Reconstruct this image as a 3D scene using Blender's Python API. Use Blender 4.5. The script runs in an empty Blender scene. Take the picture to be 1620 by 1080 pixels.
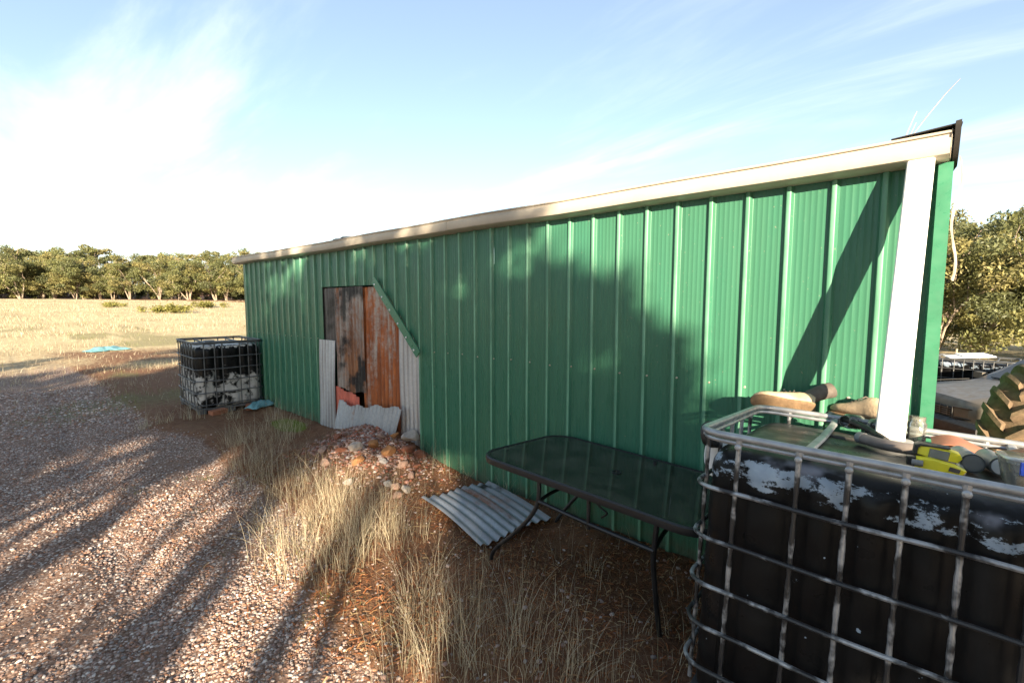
import bpy, math, random
import numpy as np
from mathutils import Matrix, Vector, Euler
R_ = math.radians
rng = np.random.default_rng(7)
random.seed(7)
sc = bpy.context.scene
col = sc.collection

# ------------------------------------------------------------------ camera, sky, sun, exposure
cam_d = bpy.data.cameras.new('camera'); cam = bpy.data.objects.new('camera', cam_d); col.objects.link(cam)
cam_d.sensor_width = 36.0; cam_d.lens = 735.0 / 1620.0 * 36.0
cam_d.clip_start = 0.05; cam_d.clip_end = 3000
CAM = np.array([0.0, -2.95, 1.685]); AL = R_(48.472); PITCH = math.atan(63 / 735)
fh = Vector((-math.cos(AL), math.sin(AL), 0)); fw = fh * math.cos(PITCH) - Vector((0, 0, 1)) * math.sin(PITCH)
cam.location = CAM; cam.rotation_euler = fw.to_track_quat('-Z', 'Y').to_euler()
sc.camera = cam

SUN_EL = R_(16.5)
SX, SY = -0.740, 0.673                       # horizontal direction the light travels
world = bpy.data.worlds.new('World'); sc.world = world; world.use_nodes = True
wt = world.node_tree; wt.nodes.clear()
def wn(t, **k):
    n = wt.nodes.new(t)
    for a, b in k.items(): setattr(n, a, b)
    return n
sky = wn('ShaderNodeTexSky', sky_type='NISHITA', sun_disc=False, sun_elevation=SUN_EL,
         sun_rotation=math.atan2(-SX, -SY), air_density=1.0, dust_density=0.4, ozone_density=1.0)
bg = wn('ShaderNodeBackground'); wout = wn('ShaderNodeOutputWorld')
tc = wn('ShaderNodeTexCoord'); sep = wn('ShaderNodeSeparateXYZ'); wt.links.new(tc.outputs['Generated'], sep.inputs[0])
def wm(op, a, b=None, clamp=False):
    n = wn('ShaderNodeMath', operation=op, use_clamp=clamp)
    for i, v in enumerate((a, b)):
        if v is None: continue
        if isinstance(v, (int, float)): n.inputs[i].default_value = v
        else: wt.links.new(v, n.inputs[i])
    return n.outputs[0]
zz = wm('ADD', wm('MAXIMUM', sep.outputs[2], 0.0), 0.16)
comb = wn('ShaderNodeCombineXYZ')
wt.links.new(wm('DIVIDE', sep.outputs[0], zz), comb.inputs[0]); wt.links.new(wm('DIVIDE', sep.outputs[1], zz), comb.inputs[1])
mp = wn('ShaderNodeMapping'); mp.inputs['Rotation'].default_value = (0, 0, R_(25)); mp.inputs['Scale'].default_value = (0.42, 1.25, 1)
wt.links.new(comb.outputs[0], mp.inputs[0])
def wnoise(scale, detail, rough, dist, w):
    n = wn('ShaderNodeTexNoise', noise_dimensions='4D'); wt.links.new(mp.outputs[0], n.inputs['Vector'])
    n.inputs['W'].default_value = w; n.inputs['Scale'].default_value = scale; n.inputs['Detail'].default_value = detail
    n.inputs['Roughness'].default_value = rough; n.inputs['Distortion'].default_value = dist
    return n.outputs['Fac']
n1 = wnoise(1.35, 8, 0.58, 0.75, 15.5); n2 = wnoise(0.42, 3, 0.5, 0.3, 8.4)
horiz = wm('POWER', wm('SUBTRACT', 1.0, wm('MAXIMUM', sep.outputs[2], 0.0)), 5.0)
cover = wm('ADD', wm('ADD', wm('MULTIPLY', n1, 1.10), wm('MULTIPLY', n2, 0.42)), wm('MULTIPLY', horiz, 0.21))
ss = wn('ShaderNodeMapRange', interpolation_type='SMOOTHSTEP'); wt.links.new(cover, ss.inputs[0])
ss.inputs[1].default_value = 0.77; ss.inputs[2].default_value = 1.12; ss.inputs[3].default_value = 0.14; ss.inputs[4].default_value = 0.85
mixc = wn('ShaderNodeMix', data_type='RGBA'); wt.links.new(ss.outputs[0], mixc.inputs['Factor'])
wt.links.new(sky.outputs[0], mixc.inputs['A']); mixc.inputs['B'].default_value = (5.0, 5.45, 5.6, 1)
wt.links.new(mixc.outputs['Result'], bg.inputs['Color']); bg.inputs['Strength'].default_value = 0.064
wt.links.new(bg.outputs[0], wout.inputs[0])

sun_d = bpy.data.lights.new('sun', 'SUN'); sun_d.energy = 5.0; sun_d.angle = R_(0.53); sun_d.color = (1.0, 0.84, 0.62)
sun = bpy.data.objects.new('sun', sun_d); col.objects.link(sun)
sun_dir = Vector((SX * math.cos(SUN_EL), SY * math.cos(SUN_EL), -math.sin(SUN_EL)))
sun.rotation_euler = sun_dir.to_track_quat('-Z', 'Y').to_euler(); sun.location = (8, -10, 12)
sc.view_settings.view_transform = 'Standard'; sc.view_settings.look = 'None'
sc.view_settings.exposure = 2.1; sc.view_settings.gamma = 1.0; sc.view_settings.use_curve_mapping = False
sc.render.engine = 'CYCLES'; sc.cycles.max_bounces = 8; sc.cycles.transparent_max_bounces = 12

# ------------------------------------------------------------------ helpers
def tag(o, label=None, cat=None, group=None, kind=None):
    for k, v in (('label', label), ('category', cat), ('group', group), ('kind', kind)):
        if v: o[k] = v
    return o
def thing(name, label, cat, loc=(0, 0, 0), rot=(0, 0, 0), group=None):
    o = bpy.data.objects.new(name, None); col.objects.link(o); o.location = loc; o.rotation_euler = rot
    o.empty_display_size = 0.1
    return tag(o, label, cat, group)
def link_mesh(name, me, mat, parent=None, sharp=40):
    if mat is not None and not me.materials: me.materials.append(mat)
    o = bpy.data.objects.new(name, me); col.objects.link(o)
    if parent is not None: o.parent = parent
    return o
def copy_tree(o, parent=None):
    c = o.copy(); col.objects.link(c); c.parent = parent
    for ch in list(o.children): copy_tree(ch, c)
    return c

class MB:
    def __init__(s): s.V = []; s.F = []
    def add(s, V, F):
        b = len(s.V); s.V += [tuple(map(float, v)) for v in V]; s.F += [tuple(i + b for i in f) for f in F]; return s
    def box(s, c, d, rot=None):
        x, y, z = d[0] / 2, d[1] / 2, d[2] / 2
        P = [Vector((a, b, e)) for a in (-x, x) for b in (-y, y) for e in (-z, z)]
        if rot is not None: P = [rot @ p for p in P]
        c = Vector(c)
        return s.add([p + c for p in P], [(0, 1, 3, 2), (4, 6, 7, 5), (0, 4, 5, 1), (2, 3, 7, 6), (0, 2, 6, 4), (1, 5, 7, 3)])
    def loft(s, rings, close=True, cap0=True, cap1=True):
        n = len(rings[0]); V = [p for r in rings for p in r]; F = []
        for i in range(len(rings) - 1):
            for j in range(n if close else n - 1):
                k = (j + 1) % n
                F.append((i * n + j, i * n + k, (i + 1) * n + k, (i + 1) * n + j))
        if cap0: F.append(tuple(reversed(range(n))))
        if cap1: F.append(tuple((len(rings) - 1) * n + j for j in range(n)))
        return s.add(V, F)
    def tube(s, pts, r, n=8, closed=False, flat=1.0, up=None):
        P = [Vector(p) for p in pts]; m = len(P)
        rs = [r] * m if isinstance(r, (int, float)) else list(r)
        rings = []; prev = None
        for i, p in enumerate(P):
            if closed: t = P[(i + 1) % m] - P[i - 1]
            else: t = P[min(i + 1, m - 1)] - P[max(i - 1, 0)]
            t.normalize()
            if prev is None:
                a = Vector(up) if up else (Vector((0, 0, 1)) if abs(t.z) < 0.9 else Vector((0, 1, 0)))
            else: a = prev
            a = (a - t * a.dot(t)).normalized(); b = t.cross(a); prev = a
            rings.append([p + (a * math.cos(2 * math.pi * k / n) + b * math.sin(2 * math.pi * k / n) * flat) * rs[i] for k in range(n)])
        if closed:
            rings.append(rings[0]); return s.loft(rings, True, False, False)
        return s.loft(rings)
    def lathe(s, prof, n=20, M=None):
        rings = [[Vector((r * math.cos(2 * math.pi * k / n), r * math.sin(2 * math.pi * k / n), z)) for k in range(n)] for r, z in prof]
        if M is not None: rings = [[M @ p for p in q] for q in rings]
        return s.loft(rings)
    def xf(s, M, start=0):
        s.V = s.V[:start] + [tuple(M @ Vector(v)) for v in s.V[start:]]; return s
    def mesh(s, name, sharp=40):
        me = bpy.data.meshes.new(name); me.from_pydata(s.V, [], s.F); me.update()
        if sharp:
            me.shade_smooth(); me.set_sharp_from_angle(angle=R_(sharp))
        return me
    def build(s, name, mat, parent=None, sharp=40):
        return link_mesh(name, s.mesh(name, sharp), mat, parent)

def np_mesh(name, V, F, mat, colr=None, smooth=False):
    """V (n,3), F (m,k) all faces of k corners, colr (n,3) point colours"""
    me = bpy.data.meshes.new(name); V = np.asarray(V, np.float32); F = np.asarray(F, np.int32)
    m, k = F.shape
    me.vertices.add(len(V)); me.vertices.foreach_set('co', V.ravel())
    me.loops.add(m * k); me.loops.foreach_set('vertex_index', F.ravel())
    me.polygons.add(m); me.polygons.foreach_set('loop_start', np.arange(0, m * k, k, dtype=np.int32))
    me.polygons.foreach_set('loop_total', np.full(m, k, np.int32))
    if smooth: me.polygons.foreach_set('use_smooth', np.ones(m, bool))
    me.update(calc_edges=True); me.validate()
    if colr is not None:
        at = me.attributes.new('tint', 'FLOAT_COLOR', 'POINT')
        at.data.foreach_set('color', np.concatenate([colr, np.ones((len(V), 1))], 1).astype(np.float32).ravel())
    if mat: me.materials.append(mat)
    return me

def hash2(i, j, s):
    h = np.sin(i * 127.1 + j * 311.7 + s * 74.7) * 43758.5453
    return h - np.floor(h)
def vnoise(x, y, s=0):
    i, j = np.floor(x), np.floor(y); u, v = x - i, y - j; u = u * u * (3 - 2 * u); v = v * v * (3 - 2 * v)
    a, b, c, d = hash2(i, j, s), hash2(i + 1, j, s), hash2(i, j + 1, s), hash2(i + 1, j + 1, s)
    return a + (b - a) * u + (c - a) * v + (a - b - c + d) * u * v
def fbm(x, y, s=0, o=4):
    t = 0; a = 0.5
    for k in range(o): t = t + a * vnoise(x * 2 ** k, y * 2 ** k, s + k * 3.3); a *= .5
    return t
def sst(a, b, x):
    t = np.clip((x - a) / (b - a), 0, 1); return t * t * (3 - 2 * t)

# ------------------------------------------------------------------ materials
def mat_new(name, rough=0.6, metal=0.0, spec=0.5, color=(0.5, 0.5, 0.5)):
    m = bpy.data.materials.new(name); m.use_nodes = True; nt = m.node_tree
    b = nt.nodes['Principled BSDF']; b.inputs['Roughness'].default_value = rough; b.inputs['Metallic'].default_value = metal
    b.inputs['Specular IOR Level'].default_value = spec; b.inputs['Base Color'].default_value = (*color, 1)
    return m, nt, b
def nd(nt, t, ins=None, **props):
    n = nt.nodes.new(t)
    for k, v in props.items(): setattr(n, k, v)
    for k, v in (ins or {}).items():
        s = n.inputs[k]
        if hasattr(v, 'is_output') or isinstance(v, bpy.types.NodeSocket): nt.links.new(v, s)
        else:
            try: s.default_value = v
            except TypeError: s.default_value = (*v, 1)
    return n
def obj_co(nt, scale=(1, 1, 1), world=False):
    src = nd(nt, 'ShaderNodeNewGeometry').outputs['Position'] if world else nd(nt, 'ShaderNodeTexCoord').outputs['Object']
    return nd(nt, 'ShaderNodeMapping', {'Vector': src, 'Scale': scale}).outputs[0]
def noise(nt, co, scale, detail=4, rough=0.55, dist=0.0, out='Fac'):
    return nd(nt, 'ShaderNodeTexNoise', {'Vector': co, 'Scale': scale, 'Detail': detail, 'Roughness': rough, 'Distortion': dist}).outputs[out]
def ramp(nt, fac, stops, interp='LINEAR'):
    r = nd(nt, 'ShaderNodeValToRGB', {'Fac': fac}); e = r.color_ramp; e.interpolation = interp
    while len(e.elements) > 1: e.elements.remove(e.elements[-1])
    e.elements[0].position = stops[0][0]
    for i, (p, c) in enumerate(stops):
        el = e.elements[0] if i == 0 else e.elements.new(p)
        el.color = (*c, 1) if not isinstance(c, (int, float)) else (c, c, c, 1)
    return r.outputs[0]
def mixc_(nt, f, a, b, mode='MIX'):
    n = nd(nt, 'ShaderNodeMix', data_type='RGBA', blend_type=mode)
    for k, v in (('Factor', f), ('A', a), ('B', b)):
        s = [q for q in n.inputs if q.name == k and (q.type == ('VALUE' if k == 'Factor' else 'RGBA'))][0]
        if isinstance(v, bpy.types.NodeSocket): nt.links.new(v, s)
        elif isinstance(v, (int, float)): s.default_value = v if k == 'Factor' else (v, v, v, 1)
        else: s.default_value = (*v, 1)
    return [q for q in n.outputs if q.type == 'RGBA'][0]
def mth(nt, op, a, b=0.0, clamp=False):
    n = nd(nt, 'ShaderNodeMath', {0: a, 1: b}, operation=op, use_clamp=clamp); return n.outputs[0]
def mrange(nt, v, a, b, c=0.0, d=1.0):
    return nd(nt, 'ShaderNodeMapRange', {0: v, 1: a, 2: b, 3: c, 4: d}, interpolation_type='SMOOTHSTEP').outputs[0]
def bump(nt, b, h, strength=0.3, dist=0.01):
    n = nd(nt, 'ShaderNodeBump', {'Height': h, 'Strength': strength, 'Distance': dist}); nt.links.new(n.outputs[0], b.inputs['Normal'])
def setc(nt, b, c): nt.links.new(c, b.inputs['Base Color'])
def sepz(nt, world=False, axis=2):
    src = nd(nt, 'ShaderNodeNewGeometry').outputs['Position'] if world else nd(nt, 'ShaderNodeTexCoord').outputs['Object']
    return nd(nt, 'ShaderNodeSeparateXYZ', {0: src}).outputs[axis]

def simple(name, c, rough=0.6, metal=0.0, var=0.25, scale=8, spec=0.5, bmp=0.0, c2=None):
    m, nt, b = mat_new(name, rough, metal, spec, c)
    co = obj_co(nt); f = noise(nt, co, scale, 5, 0.6)
    c2 = c2 or tuple(v * (1 - var) for v in c); c1 = tuple(min(1, v * (1 + var * .6)) for v in c)
    setc(nt, b, ramp(nt, f, [(0.3, c2), (0.7, c1)]))
    nt.links.new(mrange(nt, noise(nt, co, scale * 3, 3), 0.3, 0.7, max(0, rough - .1), min(1, rough + .12)), b.inputs['Roughness'])
    if bmp: bump(nt, b, noise(nt, co, scale * 5, 5, 0.65), bmp, 0.01)
    return m

def m_green():
    m, nt, b = mat_new('green_wall_paint', 0.36, 0.0, 0.28)
    co = obj_co(nt, (5, 5, 0.5)); co2 = obj_co(nt, (1.4, 1.4, .35)); co3 = obj_co(nt)
    base = ramp(nt, noise(nt, co, 2, 3, .5), [(0.25, (0.036, 0.126, 0.074)), (0.75, (0.044, 0.146, 0.088))])
    base = mixc_(nt, mrange(nt, noise(nt, co2, 2, 3), .35, .75, 0, .5), base, (0.030, 0.135, 0.085))
    # dust film, heavier towards the splash zone at the base
    z = sepz(nt); low = mrange(nt, mth(nt, 'ADD', z, mth(nt, 'MULTIPLY', noise(nt, co, 6, 4), .35)), .10, .50, .75, 0)
    base = mixc_(nt, mth(nt, 'MULTIPLY', low, mrange(nt, noise(nt, co3, 9, 5), .3, .7, .2, .9)), base, (0.11, 0.085, 0.055))
    ch = nd(nt, 'ShaderNodeAttribute', attribute_name='rib_highlight').outputs['Fac']
    base = mixc_(nt, mth(nt, 'MULTIPLY', ch, mrange(nt, noise(nt, obj_co(nt, (3, 3, .9)), 4, 4), .25, .7, .35, .95)), base, (0.17, 0.36, 0.24))  # chalky pale colour carries the bright highlight lines on the rib crests
    spots = mrange(nt, noise(nt, co3, 55, 2, .5), .70, .74, 0, .65)
    base = mixc_(nt, spots, base, (0.22, 0.21, 0.15))
    st = mrange(nt, noise(nt, obj_co(nt, (30, 30, .8)), 3, 3), .62, .74, 0, .12)
    base = mixc_(nt, st, base, (0.16, 0.24, 0.17))
    setc(nt, b, base)
    nt.links.new(mrange(nt, noise(nt, co, 7, 4), .3, .7, .24, .40), b.inputs['Roughness'])
    bump(nt, b, noise(nt, obj_co(nt, (2.5, 2.5, .8)), 3, 2), .10, .02)
    return m
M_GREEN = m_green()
M_GREENTRIM = simple('green_flashing', (0.04, 0.17, 0.095), .35, var=.15)
M_CREAM = simple('cream_gutter', (0.47, 0.415, 0.335), .4, var=.12, scale=3)
M_WHITE = simple('white_downpipe', (0.80, 0.79, 0.75), .4, var=.06, scale=4)
M_DARK = simple('dark_fascia', (0.025, 0.022, 0.02), .8)
M_SCREW = simple('dull_screw', (0.45, 0.40, 0.32), .45, .6)
M_RUSTTRIM = simple('weathered_flap', (0.42, 0.35, 0.27), .75, var=.4)

def m_galv(name, base=(0.50, 0.52, 0.54), rust=0.55, rustc=(0.20, 0.075, 0.03), low=True, dark=0.0, metal=.45, edge=.0):
    m, nt, b = mat_new(name, .45, metal)
    co = obj_co(nt); cs = obj_co(nt, (1, 1, .22))
    sp = nd(nt, 'ShaderNodeTexVoronoi', {'Vector': co, 'Scale': 55.0}).outputs['Color']
    spv = nd(nt, 'ShaderNodeSeparateColor', {0: sp}).outputs[0]
    base_c = mixc_(nt, mth(nt, 'MULTIPLY', spv, .35), tuple(v * .82 for v in base), tuple(min(1, v * 1.2) for v in base))
    base_c = mixc_(nt, mrange(nt, noise(nt, cs, 3, 5), .4, .7, 0, .5), base_c, tuple(v * .62 for v in base))
    rf = mth(nt, 'ADD', mth(nt, 'MULTIPLY', noise(nt, cs, 4.5, 6, .65, .4), .75), mth(nt, 'MULTIPLY', noise(nt, co, 14, 5, .7), .25))
    rm = mrange(nt, rf, rust, rust + .16)
    rc = ramp(nt, noise(nt, cs, 7, 6, .7), [(.25, tuple(v * .35 for v in rustc)), (.5, rustc), (.78, (min(1, rustc[0] * 1.9), rustc[1] * 2.1, rustc[2] * 2))])
    c = mixc_(nt, rm, base_c, rc)
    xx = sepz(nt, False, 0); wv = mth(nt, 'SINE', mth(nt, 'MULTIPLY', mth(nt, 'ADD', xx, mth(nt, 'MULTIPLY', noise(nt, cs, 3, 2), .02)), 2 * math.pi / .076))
    c = mixc_(nt, mth(nt, 'MULTIPLY', mrange(nt, wv, .1, 1.0, 0, .75), mrange(nt, noise(nt, cs, 5, 4), .35, .65, .25, 1)), c, mixc_(nt, .6, c, tuple(v * .3 for v in rustc), 'MIX'))  # rust darkened in waves along the corrugations, painting in their shading
    if dark: c = mixc_(nt, mrange(nt, noise(nt, obj_co(nt, (1.3, 1.3, .9)), 2.3, 4, .6), dark, dark + .13), c, (0.018, 0.015, 0.013))
    setc(nt, b, c)
    nt.links.new(mth(nt, 'MULTIPLY', mth(nt, 'SUBTRACT', 1.0, rm), metal), b.inputs['Metallic'])
    nt.links.new(mrange(nt, rm, 0, 1, .42, .85), b.inputs['Roughness'])
    bump(nt, b, noise(nt, co, 30, 5, .7), .18, .01)
    return m
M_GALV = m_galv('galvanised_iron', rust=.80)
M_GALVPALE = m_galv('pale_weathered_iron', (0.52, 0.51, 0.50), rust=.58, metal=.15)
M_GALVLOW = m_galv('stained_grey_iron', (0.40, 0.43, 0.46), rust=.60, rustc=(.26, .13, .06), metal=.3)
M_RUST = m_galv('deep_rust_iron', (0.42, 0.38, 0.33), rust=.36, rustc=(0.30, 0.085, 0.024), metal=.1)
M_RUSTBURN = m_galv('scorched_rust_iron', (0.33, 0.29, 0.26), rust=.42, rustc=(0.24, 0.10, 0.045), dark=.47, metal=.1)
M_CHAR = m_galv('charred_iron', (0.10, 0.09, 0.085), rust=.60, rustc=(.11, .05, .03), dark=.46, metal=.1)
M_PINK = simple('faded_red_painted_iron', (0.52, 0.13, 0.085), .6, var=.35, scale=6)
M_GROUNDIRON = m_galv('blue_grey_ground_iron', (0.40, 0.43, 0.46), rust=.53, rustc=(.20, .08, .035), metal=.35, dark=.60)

def m_tank(name, worn):
    m, nt, b = mat_new(name, .5, 0, .16)
    co = obj_co(nt); cs = obj_co(nt, (1, 1, .35)); z = sepz(nt)
    black = ramp(nt, noise(nt, co, 5, 5), [(.3, (0.004, 0.004, 0.0045)), (.7, (0.009, 0.009, 0.009))])
    dust = mrange(nt, noise(nt, obj_co(nt, (2, 2, 1)), 2.2, 5, .6), .45, .75, 0, .10)
    black = mixc_(nt, dust, black, (0.085, 0.085, 0.085))
    if not worn:
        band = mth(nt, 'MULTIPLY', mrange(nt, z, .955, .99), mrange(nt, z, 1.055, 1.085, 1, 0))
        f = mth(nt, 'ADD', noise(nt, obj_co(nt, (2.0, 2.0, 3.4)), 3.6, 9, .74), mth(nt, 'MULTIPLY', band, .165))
        fl = mrange(nt, f, .675, .715, 0, .92)
        spec_ = mrange(nt, noise(nt, co, 34, 3, .5), .745, .755)
        fl = mth(nt, 'MAXIMUM', fl, spec_)
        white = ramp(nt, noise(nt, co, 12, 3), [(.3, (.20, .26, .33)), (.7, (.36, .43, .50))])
        dt = mrange(nt, noise(nt, co, 4, 5, .6), .3, .7, .1, .75)
        top = mth(nt, 'MULTIPLY', mrange(nt, z, 1.085, 1.10), dt)
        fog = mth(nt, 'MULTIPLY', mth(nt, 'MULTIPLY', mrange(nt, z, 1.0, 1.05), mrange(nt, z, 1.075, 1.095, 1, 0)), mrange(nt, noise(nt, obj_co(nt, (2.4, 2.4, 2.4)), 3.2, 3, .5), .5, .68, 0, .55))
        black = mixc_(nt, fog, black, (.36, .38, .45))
        c = mixc_(nt, fl, black, white); c = mixc_(nt, mth(nt, 'MULTIPLY', top, .8), c, (0.15, 0.14, 0.115))
    else:
        f = mth(nt, 'ADD', noise(nt, obj_co(nt, (1.6, 1.6, 1.8)), 3.6, 5, .6, .5), mrange(nt, z, .55, .95, .06, -.25))
        fl = mrange(nt, f, .48, .60)
        topf = mrange(nt, mth(nt, 'ADD', noise(nt, obj_co(nt, (6, 6, 1)), 3, 4), mrange(nt, z, 1.0, 1.08, -.3, .12)), .56, .6)
        fl = mth(nt, 'MAXIMUM', fl, topf)
        c = mixc_(nt, fl, black, ramp(nt, noise(nt, cs, 9, 5), [(.3, (.30, .285, .26)), (.7, (.58, .56, .53))]))
    setc(nt, b, c)
    nt.links.new(mrange(nt, noise(nt, co, 9, 4), .3, .7, .26, .5), b.inputs['Roughness'])
    bump(nt, b, noise(nt, co, 20, 4), .08, .01)
    return m
M_TANK = m_tank('black_painted_plastic_tank', False); M_TANKWORN = m_tank('worn_black_plastic_tank', True)
def m_cage():
    m, nt, b = mat_new('cage_steel', .42, .55)
    co = obj_co(nt); z = sepz(nt)
    g = ramp(nt, noise(nt, co, 20, 4), [(.3, (.26, .265, .27)), (.7, (.42, .43, .44))])
    f = mth(nt, 'ADD', noise(nt, co, 7, 4, .6), mrange(nt, z, 1.10, 1.125, 0, -.35))
    bk = mrange(nt, f, .42, .52)
    setc(nt, b, mixc_(nt, bk, g, (.02, .02, .021)))
    nt.links.new(mth(nt, 'MULTIPLY', mth(nt, 'SUBTRACT', 1.0, bk), .5), b.inputs['Metallic'])
    return m
M_CAGE = m_cage()
M_CAGEDULL = simple('dull_cage_steel', (.115, .118, .12), .5, .4)
M_WOOD = simple('weathered_timber', (.34, .27, .19), .8, var=.4, scale=14, bmp=.3)
M_BRICK = simple('old_brick', (.33, .13, .07), .9, var=.35, bmp=.4)
M_BLACKMETAL = simple('black_powdercoat', (.014, .015, .017), .38, var=.3, spec=.5)
M_BLACKRUB = simple('black_rubber', (.016, .016, .016), .6, var=.3)
M_WHITEPL = simple('white_plastic', (.74, .74, .72), .45, var=.1)
M_LEATHER = simple('dusty_tan_leather', (.52, .38, .24), .8, var=.35, scale=16, bmp=.3)
M_SOLE = simple('worn_boot_sole', (.20, .125, .065), .85, var=.45, scale=20, bmp=.3)
M_BOOTDARK = simple('dark_boot_shaft', (.10, .08, .065), .85, var=.4, scale=20)
M_YELLOW = simple('yellow_tool_plastic', (.82, .70, .03), .42, var=.1)
M_GREYPL = simple('grey_plastic', (.20, .20, .19), .5, var=.25)
M_GREYBROWN = simple('sunbleached_grey_rubber', (.20, .165, .14), .75, var=.4, scale=12)
M_CANEND = simple('pale_can_end', (.70, .70, .69), .4, .2, var=.08)
M_TERRA = simple('terracotta_rubber', (.30, .12, .065), .7, var=.25)
M_BLUE = simple('blue_clip', (.03, .09, .55), .4, var=.1)
M_TEAL = simple('teal_tarpaulin', (.13, .29, .32), .6, var=.4, scale=10)
M_TYRE = simple('dusty_tractor_tyre', (.135, .092, .052), .9, var=.5, scale=13, bmp=.3, c2=(.07, .045, .026))
M_CARPAINT = simple('dusty_silver_car_paint', (.15, .132, .108), .4, .35, var=.25, scale=4)
M_CARDARK = simple('car_black_trim', (.03, .028, .026), .6)
M_CARGLASS = simple('dusty_car_glass', (.05, .055, .06), .15)
M_LAMP = simple('dusty_headlight_glass', (.12, .115, .10), .12, var=.2)
M_CONCRETE = simple('concrete_slab_edge', (.30, .19, .14), .9, var=.4, bmp=.4)

def m_clear(name, tint, transp, rough=.05, dust=.15, dustc=(.30, .27, .22), scale=6):
    m = bpy.data.materials.new(name); m.use_nodes = True; nt = m.node_tree; nt.nodes.clear()
    out = nd(nt, 'ShaderNodeOutputMaterial')
    tr = nd(nt, 'ShaderNodeBsdfTransparent', {'Color': (*tint, 1)})
    df = nd(nt, 'ShaderNodeBsdfDiffuse', {'Color': (*dustc, 1)})
    gl = nd(nt, 'ShaderNodeBsdfGlossy', {'Color': (.9, .92, .92, 1), 'Roughness': rough})
    co = obj_co(nt)
    dm = mth(nt, 'MULTIPLY', mrange(nt, noise(nt, co, scale, 6, .65), .35, .75, .35, 1.6), dust)
    mx = nd(nt, 'ShaderNodeMixShader', {0: dm, 1: tr.outputs[0], 2: df.outputs[0]})
    fr = nd(nt, 'ShaderNodeFresnel', {'IOR': 1.5})
    mx2 = nd(nt, 'ShaderNodeMixShader', {0: fr.outputs[0], 1: mx.outputs[0], 2: gl.outputs[0]})
    nt.links.new(mx2.outputs[0], out.inputs[0]); return m
M_GLASS = m_clear('tinted_table_glass', (.13, .25, .19), .5, .03, .11)
M_JAR = m_clear('dusty_clear_jar', (.86, .88, .86), .8, .05, .22, (.5, .48, .42), 20)
M_CLEARPL = m_clear('cloudy_clear_plastic', (.80, .78, .74), .8, .15, .42, (.62, .58, .52), 9)

def m_tint(name, rough=.85, trans=0.0, spec=.2, jitter=True):
    m, nt, b = mat_new(name, rough, 0, spec)
    a = nd(nt, 'ShaderNodeAttribute', attribute_name='tint')
    c = a.outputs['Color']
    setc(nt, b, c)
    if trans:
        out = nt.nodes['Material Output']
        t = nd(nt, 'ShaderNodeBsdfTranslucent', {'Color': c})
        mx = nd(nt, 'ShaderNodeMixShader', {0: trans, 1: b.outputs[0], 2: t.outputs[0]}); nt.links.new(mx.outputs[0], out.inputs[0])
    return m
M_PEBBLE = m_tint('pebble_stone', .8); M_STRAW = m_tint('dry_straw', .7, .30); M_LITTER = m_tint('dry_litter', .8, .1)
M_LEAF = m_tint('gum_leaf', .55, .28, .35)
M_BARK = simple('gum_bark', (.30, .235, .175), .9, var=.45, scale=5, bmp=.4)
def m_rock(name, c):
    m, nt, b = mat_new(name, .9, 0, .2); co = obj_co(nt)
    cc = ramp(nt, noise(nt, co, 9, 6, .7), [(.25, tuple(v * .5 for v in c)), (.5, c), (.8, tuple(min(1, v * 1.45) for v in c))])
    setc(nt, b, mixc_(nt, mrange(nt, noise(nt, co, 4, 4), .5, .75, 0, .6), cc, (.24, .13, .08)))
    bump(nt, b, noise(nt, co, 22, 6, .7), .6, .02); return m
ROCKM = [m_rock('rock_ochre', (.34, .16, .065)), m_rock('rock_pale', (.42, .36, .31)), m_rock('rock_pink', (.33, .21, .16)),
         m_rock('rock_red', (.25, .10, .06)), m_rock('rock_grey', (.27, .25, .24))]

# ------------------------------------------------------------------ terrain
def gravel_mask(x, y):
    w = (fbm(x * .9 + 4, y * .9, 5) - .5) * .8 + (fbm(x * 4, y * 4, 15) - .5) * .25
    edge = -1.55 - .33 * sst(-3.6, -1.9, x) + .25 * sst(-4.2, -6.2, x) - .25 * sst(-6.6, -8.0, x)     # gravel lies on the camera side of this line
    g = sst(.22, -.22, (y - edge) + w * .7)
    return g * sst(-26, -11, x + w * 6)
def T(x, y):
    x = np.asarray(x, float); y = np.asarray(y, float)
    z = 2.05 * sst(13, 90, -x - .12 * np.abs(y)) + 3.5 * sst(100, 190, -x)
    rightside = sst(-.6, .4, x) * sst(.4, 9, y)
    back = sst(5.5, 11, y)
    z = z - .62 * np.maximum(rightside, back * sst(-12, -2, x)) - .3 * sst(10, 24, y) * sst(-20, -2, x)
    z = z + .25 * np.exp(-(((x + 4.55) / .70) ** 2 + ((y + .10) / .62) ** 2))
    z = z + .09 * np.exp(-(((x + 3.9) / .75) ** 2 + ((y + .6) / .5) ** 2))
    near = sst(-30, -8, x)
    g = gravel_mask(x, y)
    z = z - .05 * g * near
    away = sst(.0, .35, np.abs(y))                     # level against the wall
    z = z + (fbm(x * .35, y * .35, 2) - .5) * .16 * sst(1.2, 4, np.abs(y)) + (fbm(x * 2.2, y * 2.2, 9) - .5) * .05 * away * (1 - .6 * g)
    z = z + .06 * np.exp(-((y + .12) / .16) ** 2) * fbm(x * 1.4, y * 0 + 3, 4) * sst(-9, -8, x)
    # two wheel ruts in the gravel
    for r0 in (-2.35, -3.95):
        z = z - .03 * np.exp(-((y - r0 - .1 * np.sin(x * .4)) / .14) ** 2) * g
    return z
def axis(fine0, fine1, step, lo, hi, grow=1.09):
    a = list(np.arange(fine0, fine1, step)); s = step; v = a[-1]
    while v < hi: s *= grow; v += s; a.append(v)
    s = step; v = fine0; pre = []
    while v > lo: s *= grow; v -= s; pre.append(v)
    return np.array(pre[::-1] + a)
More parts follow.
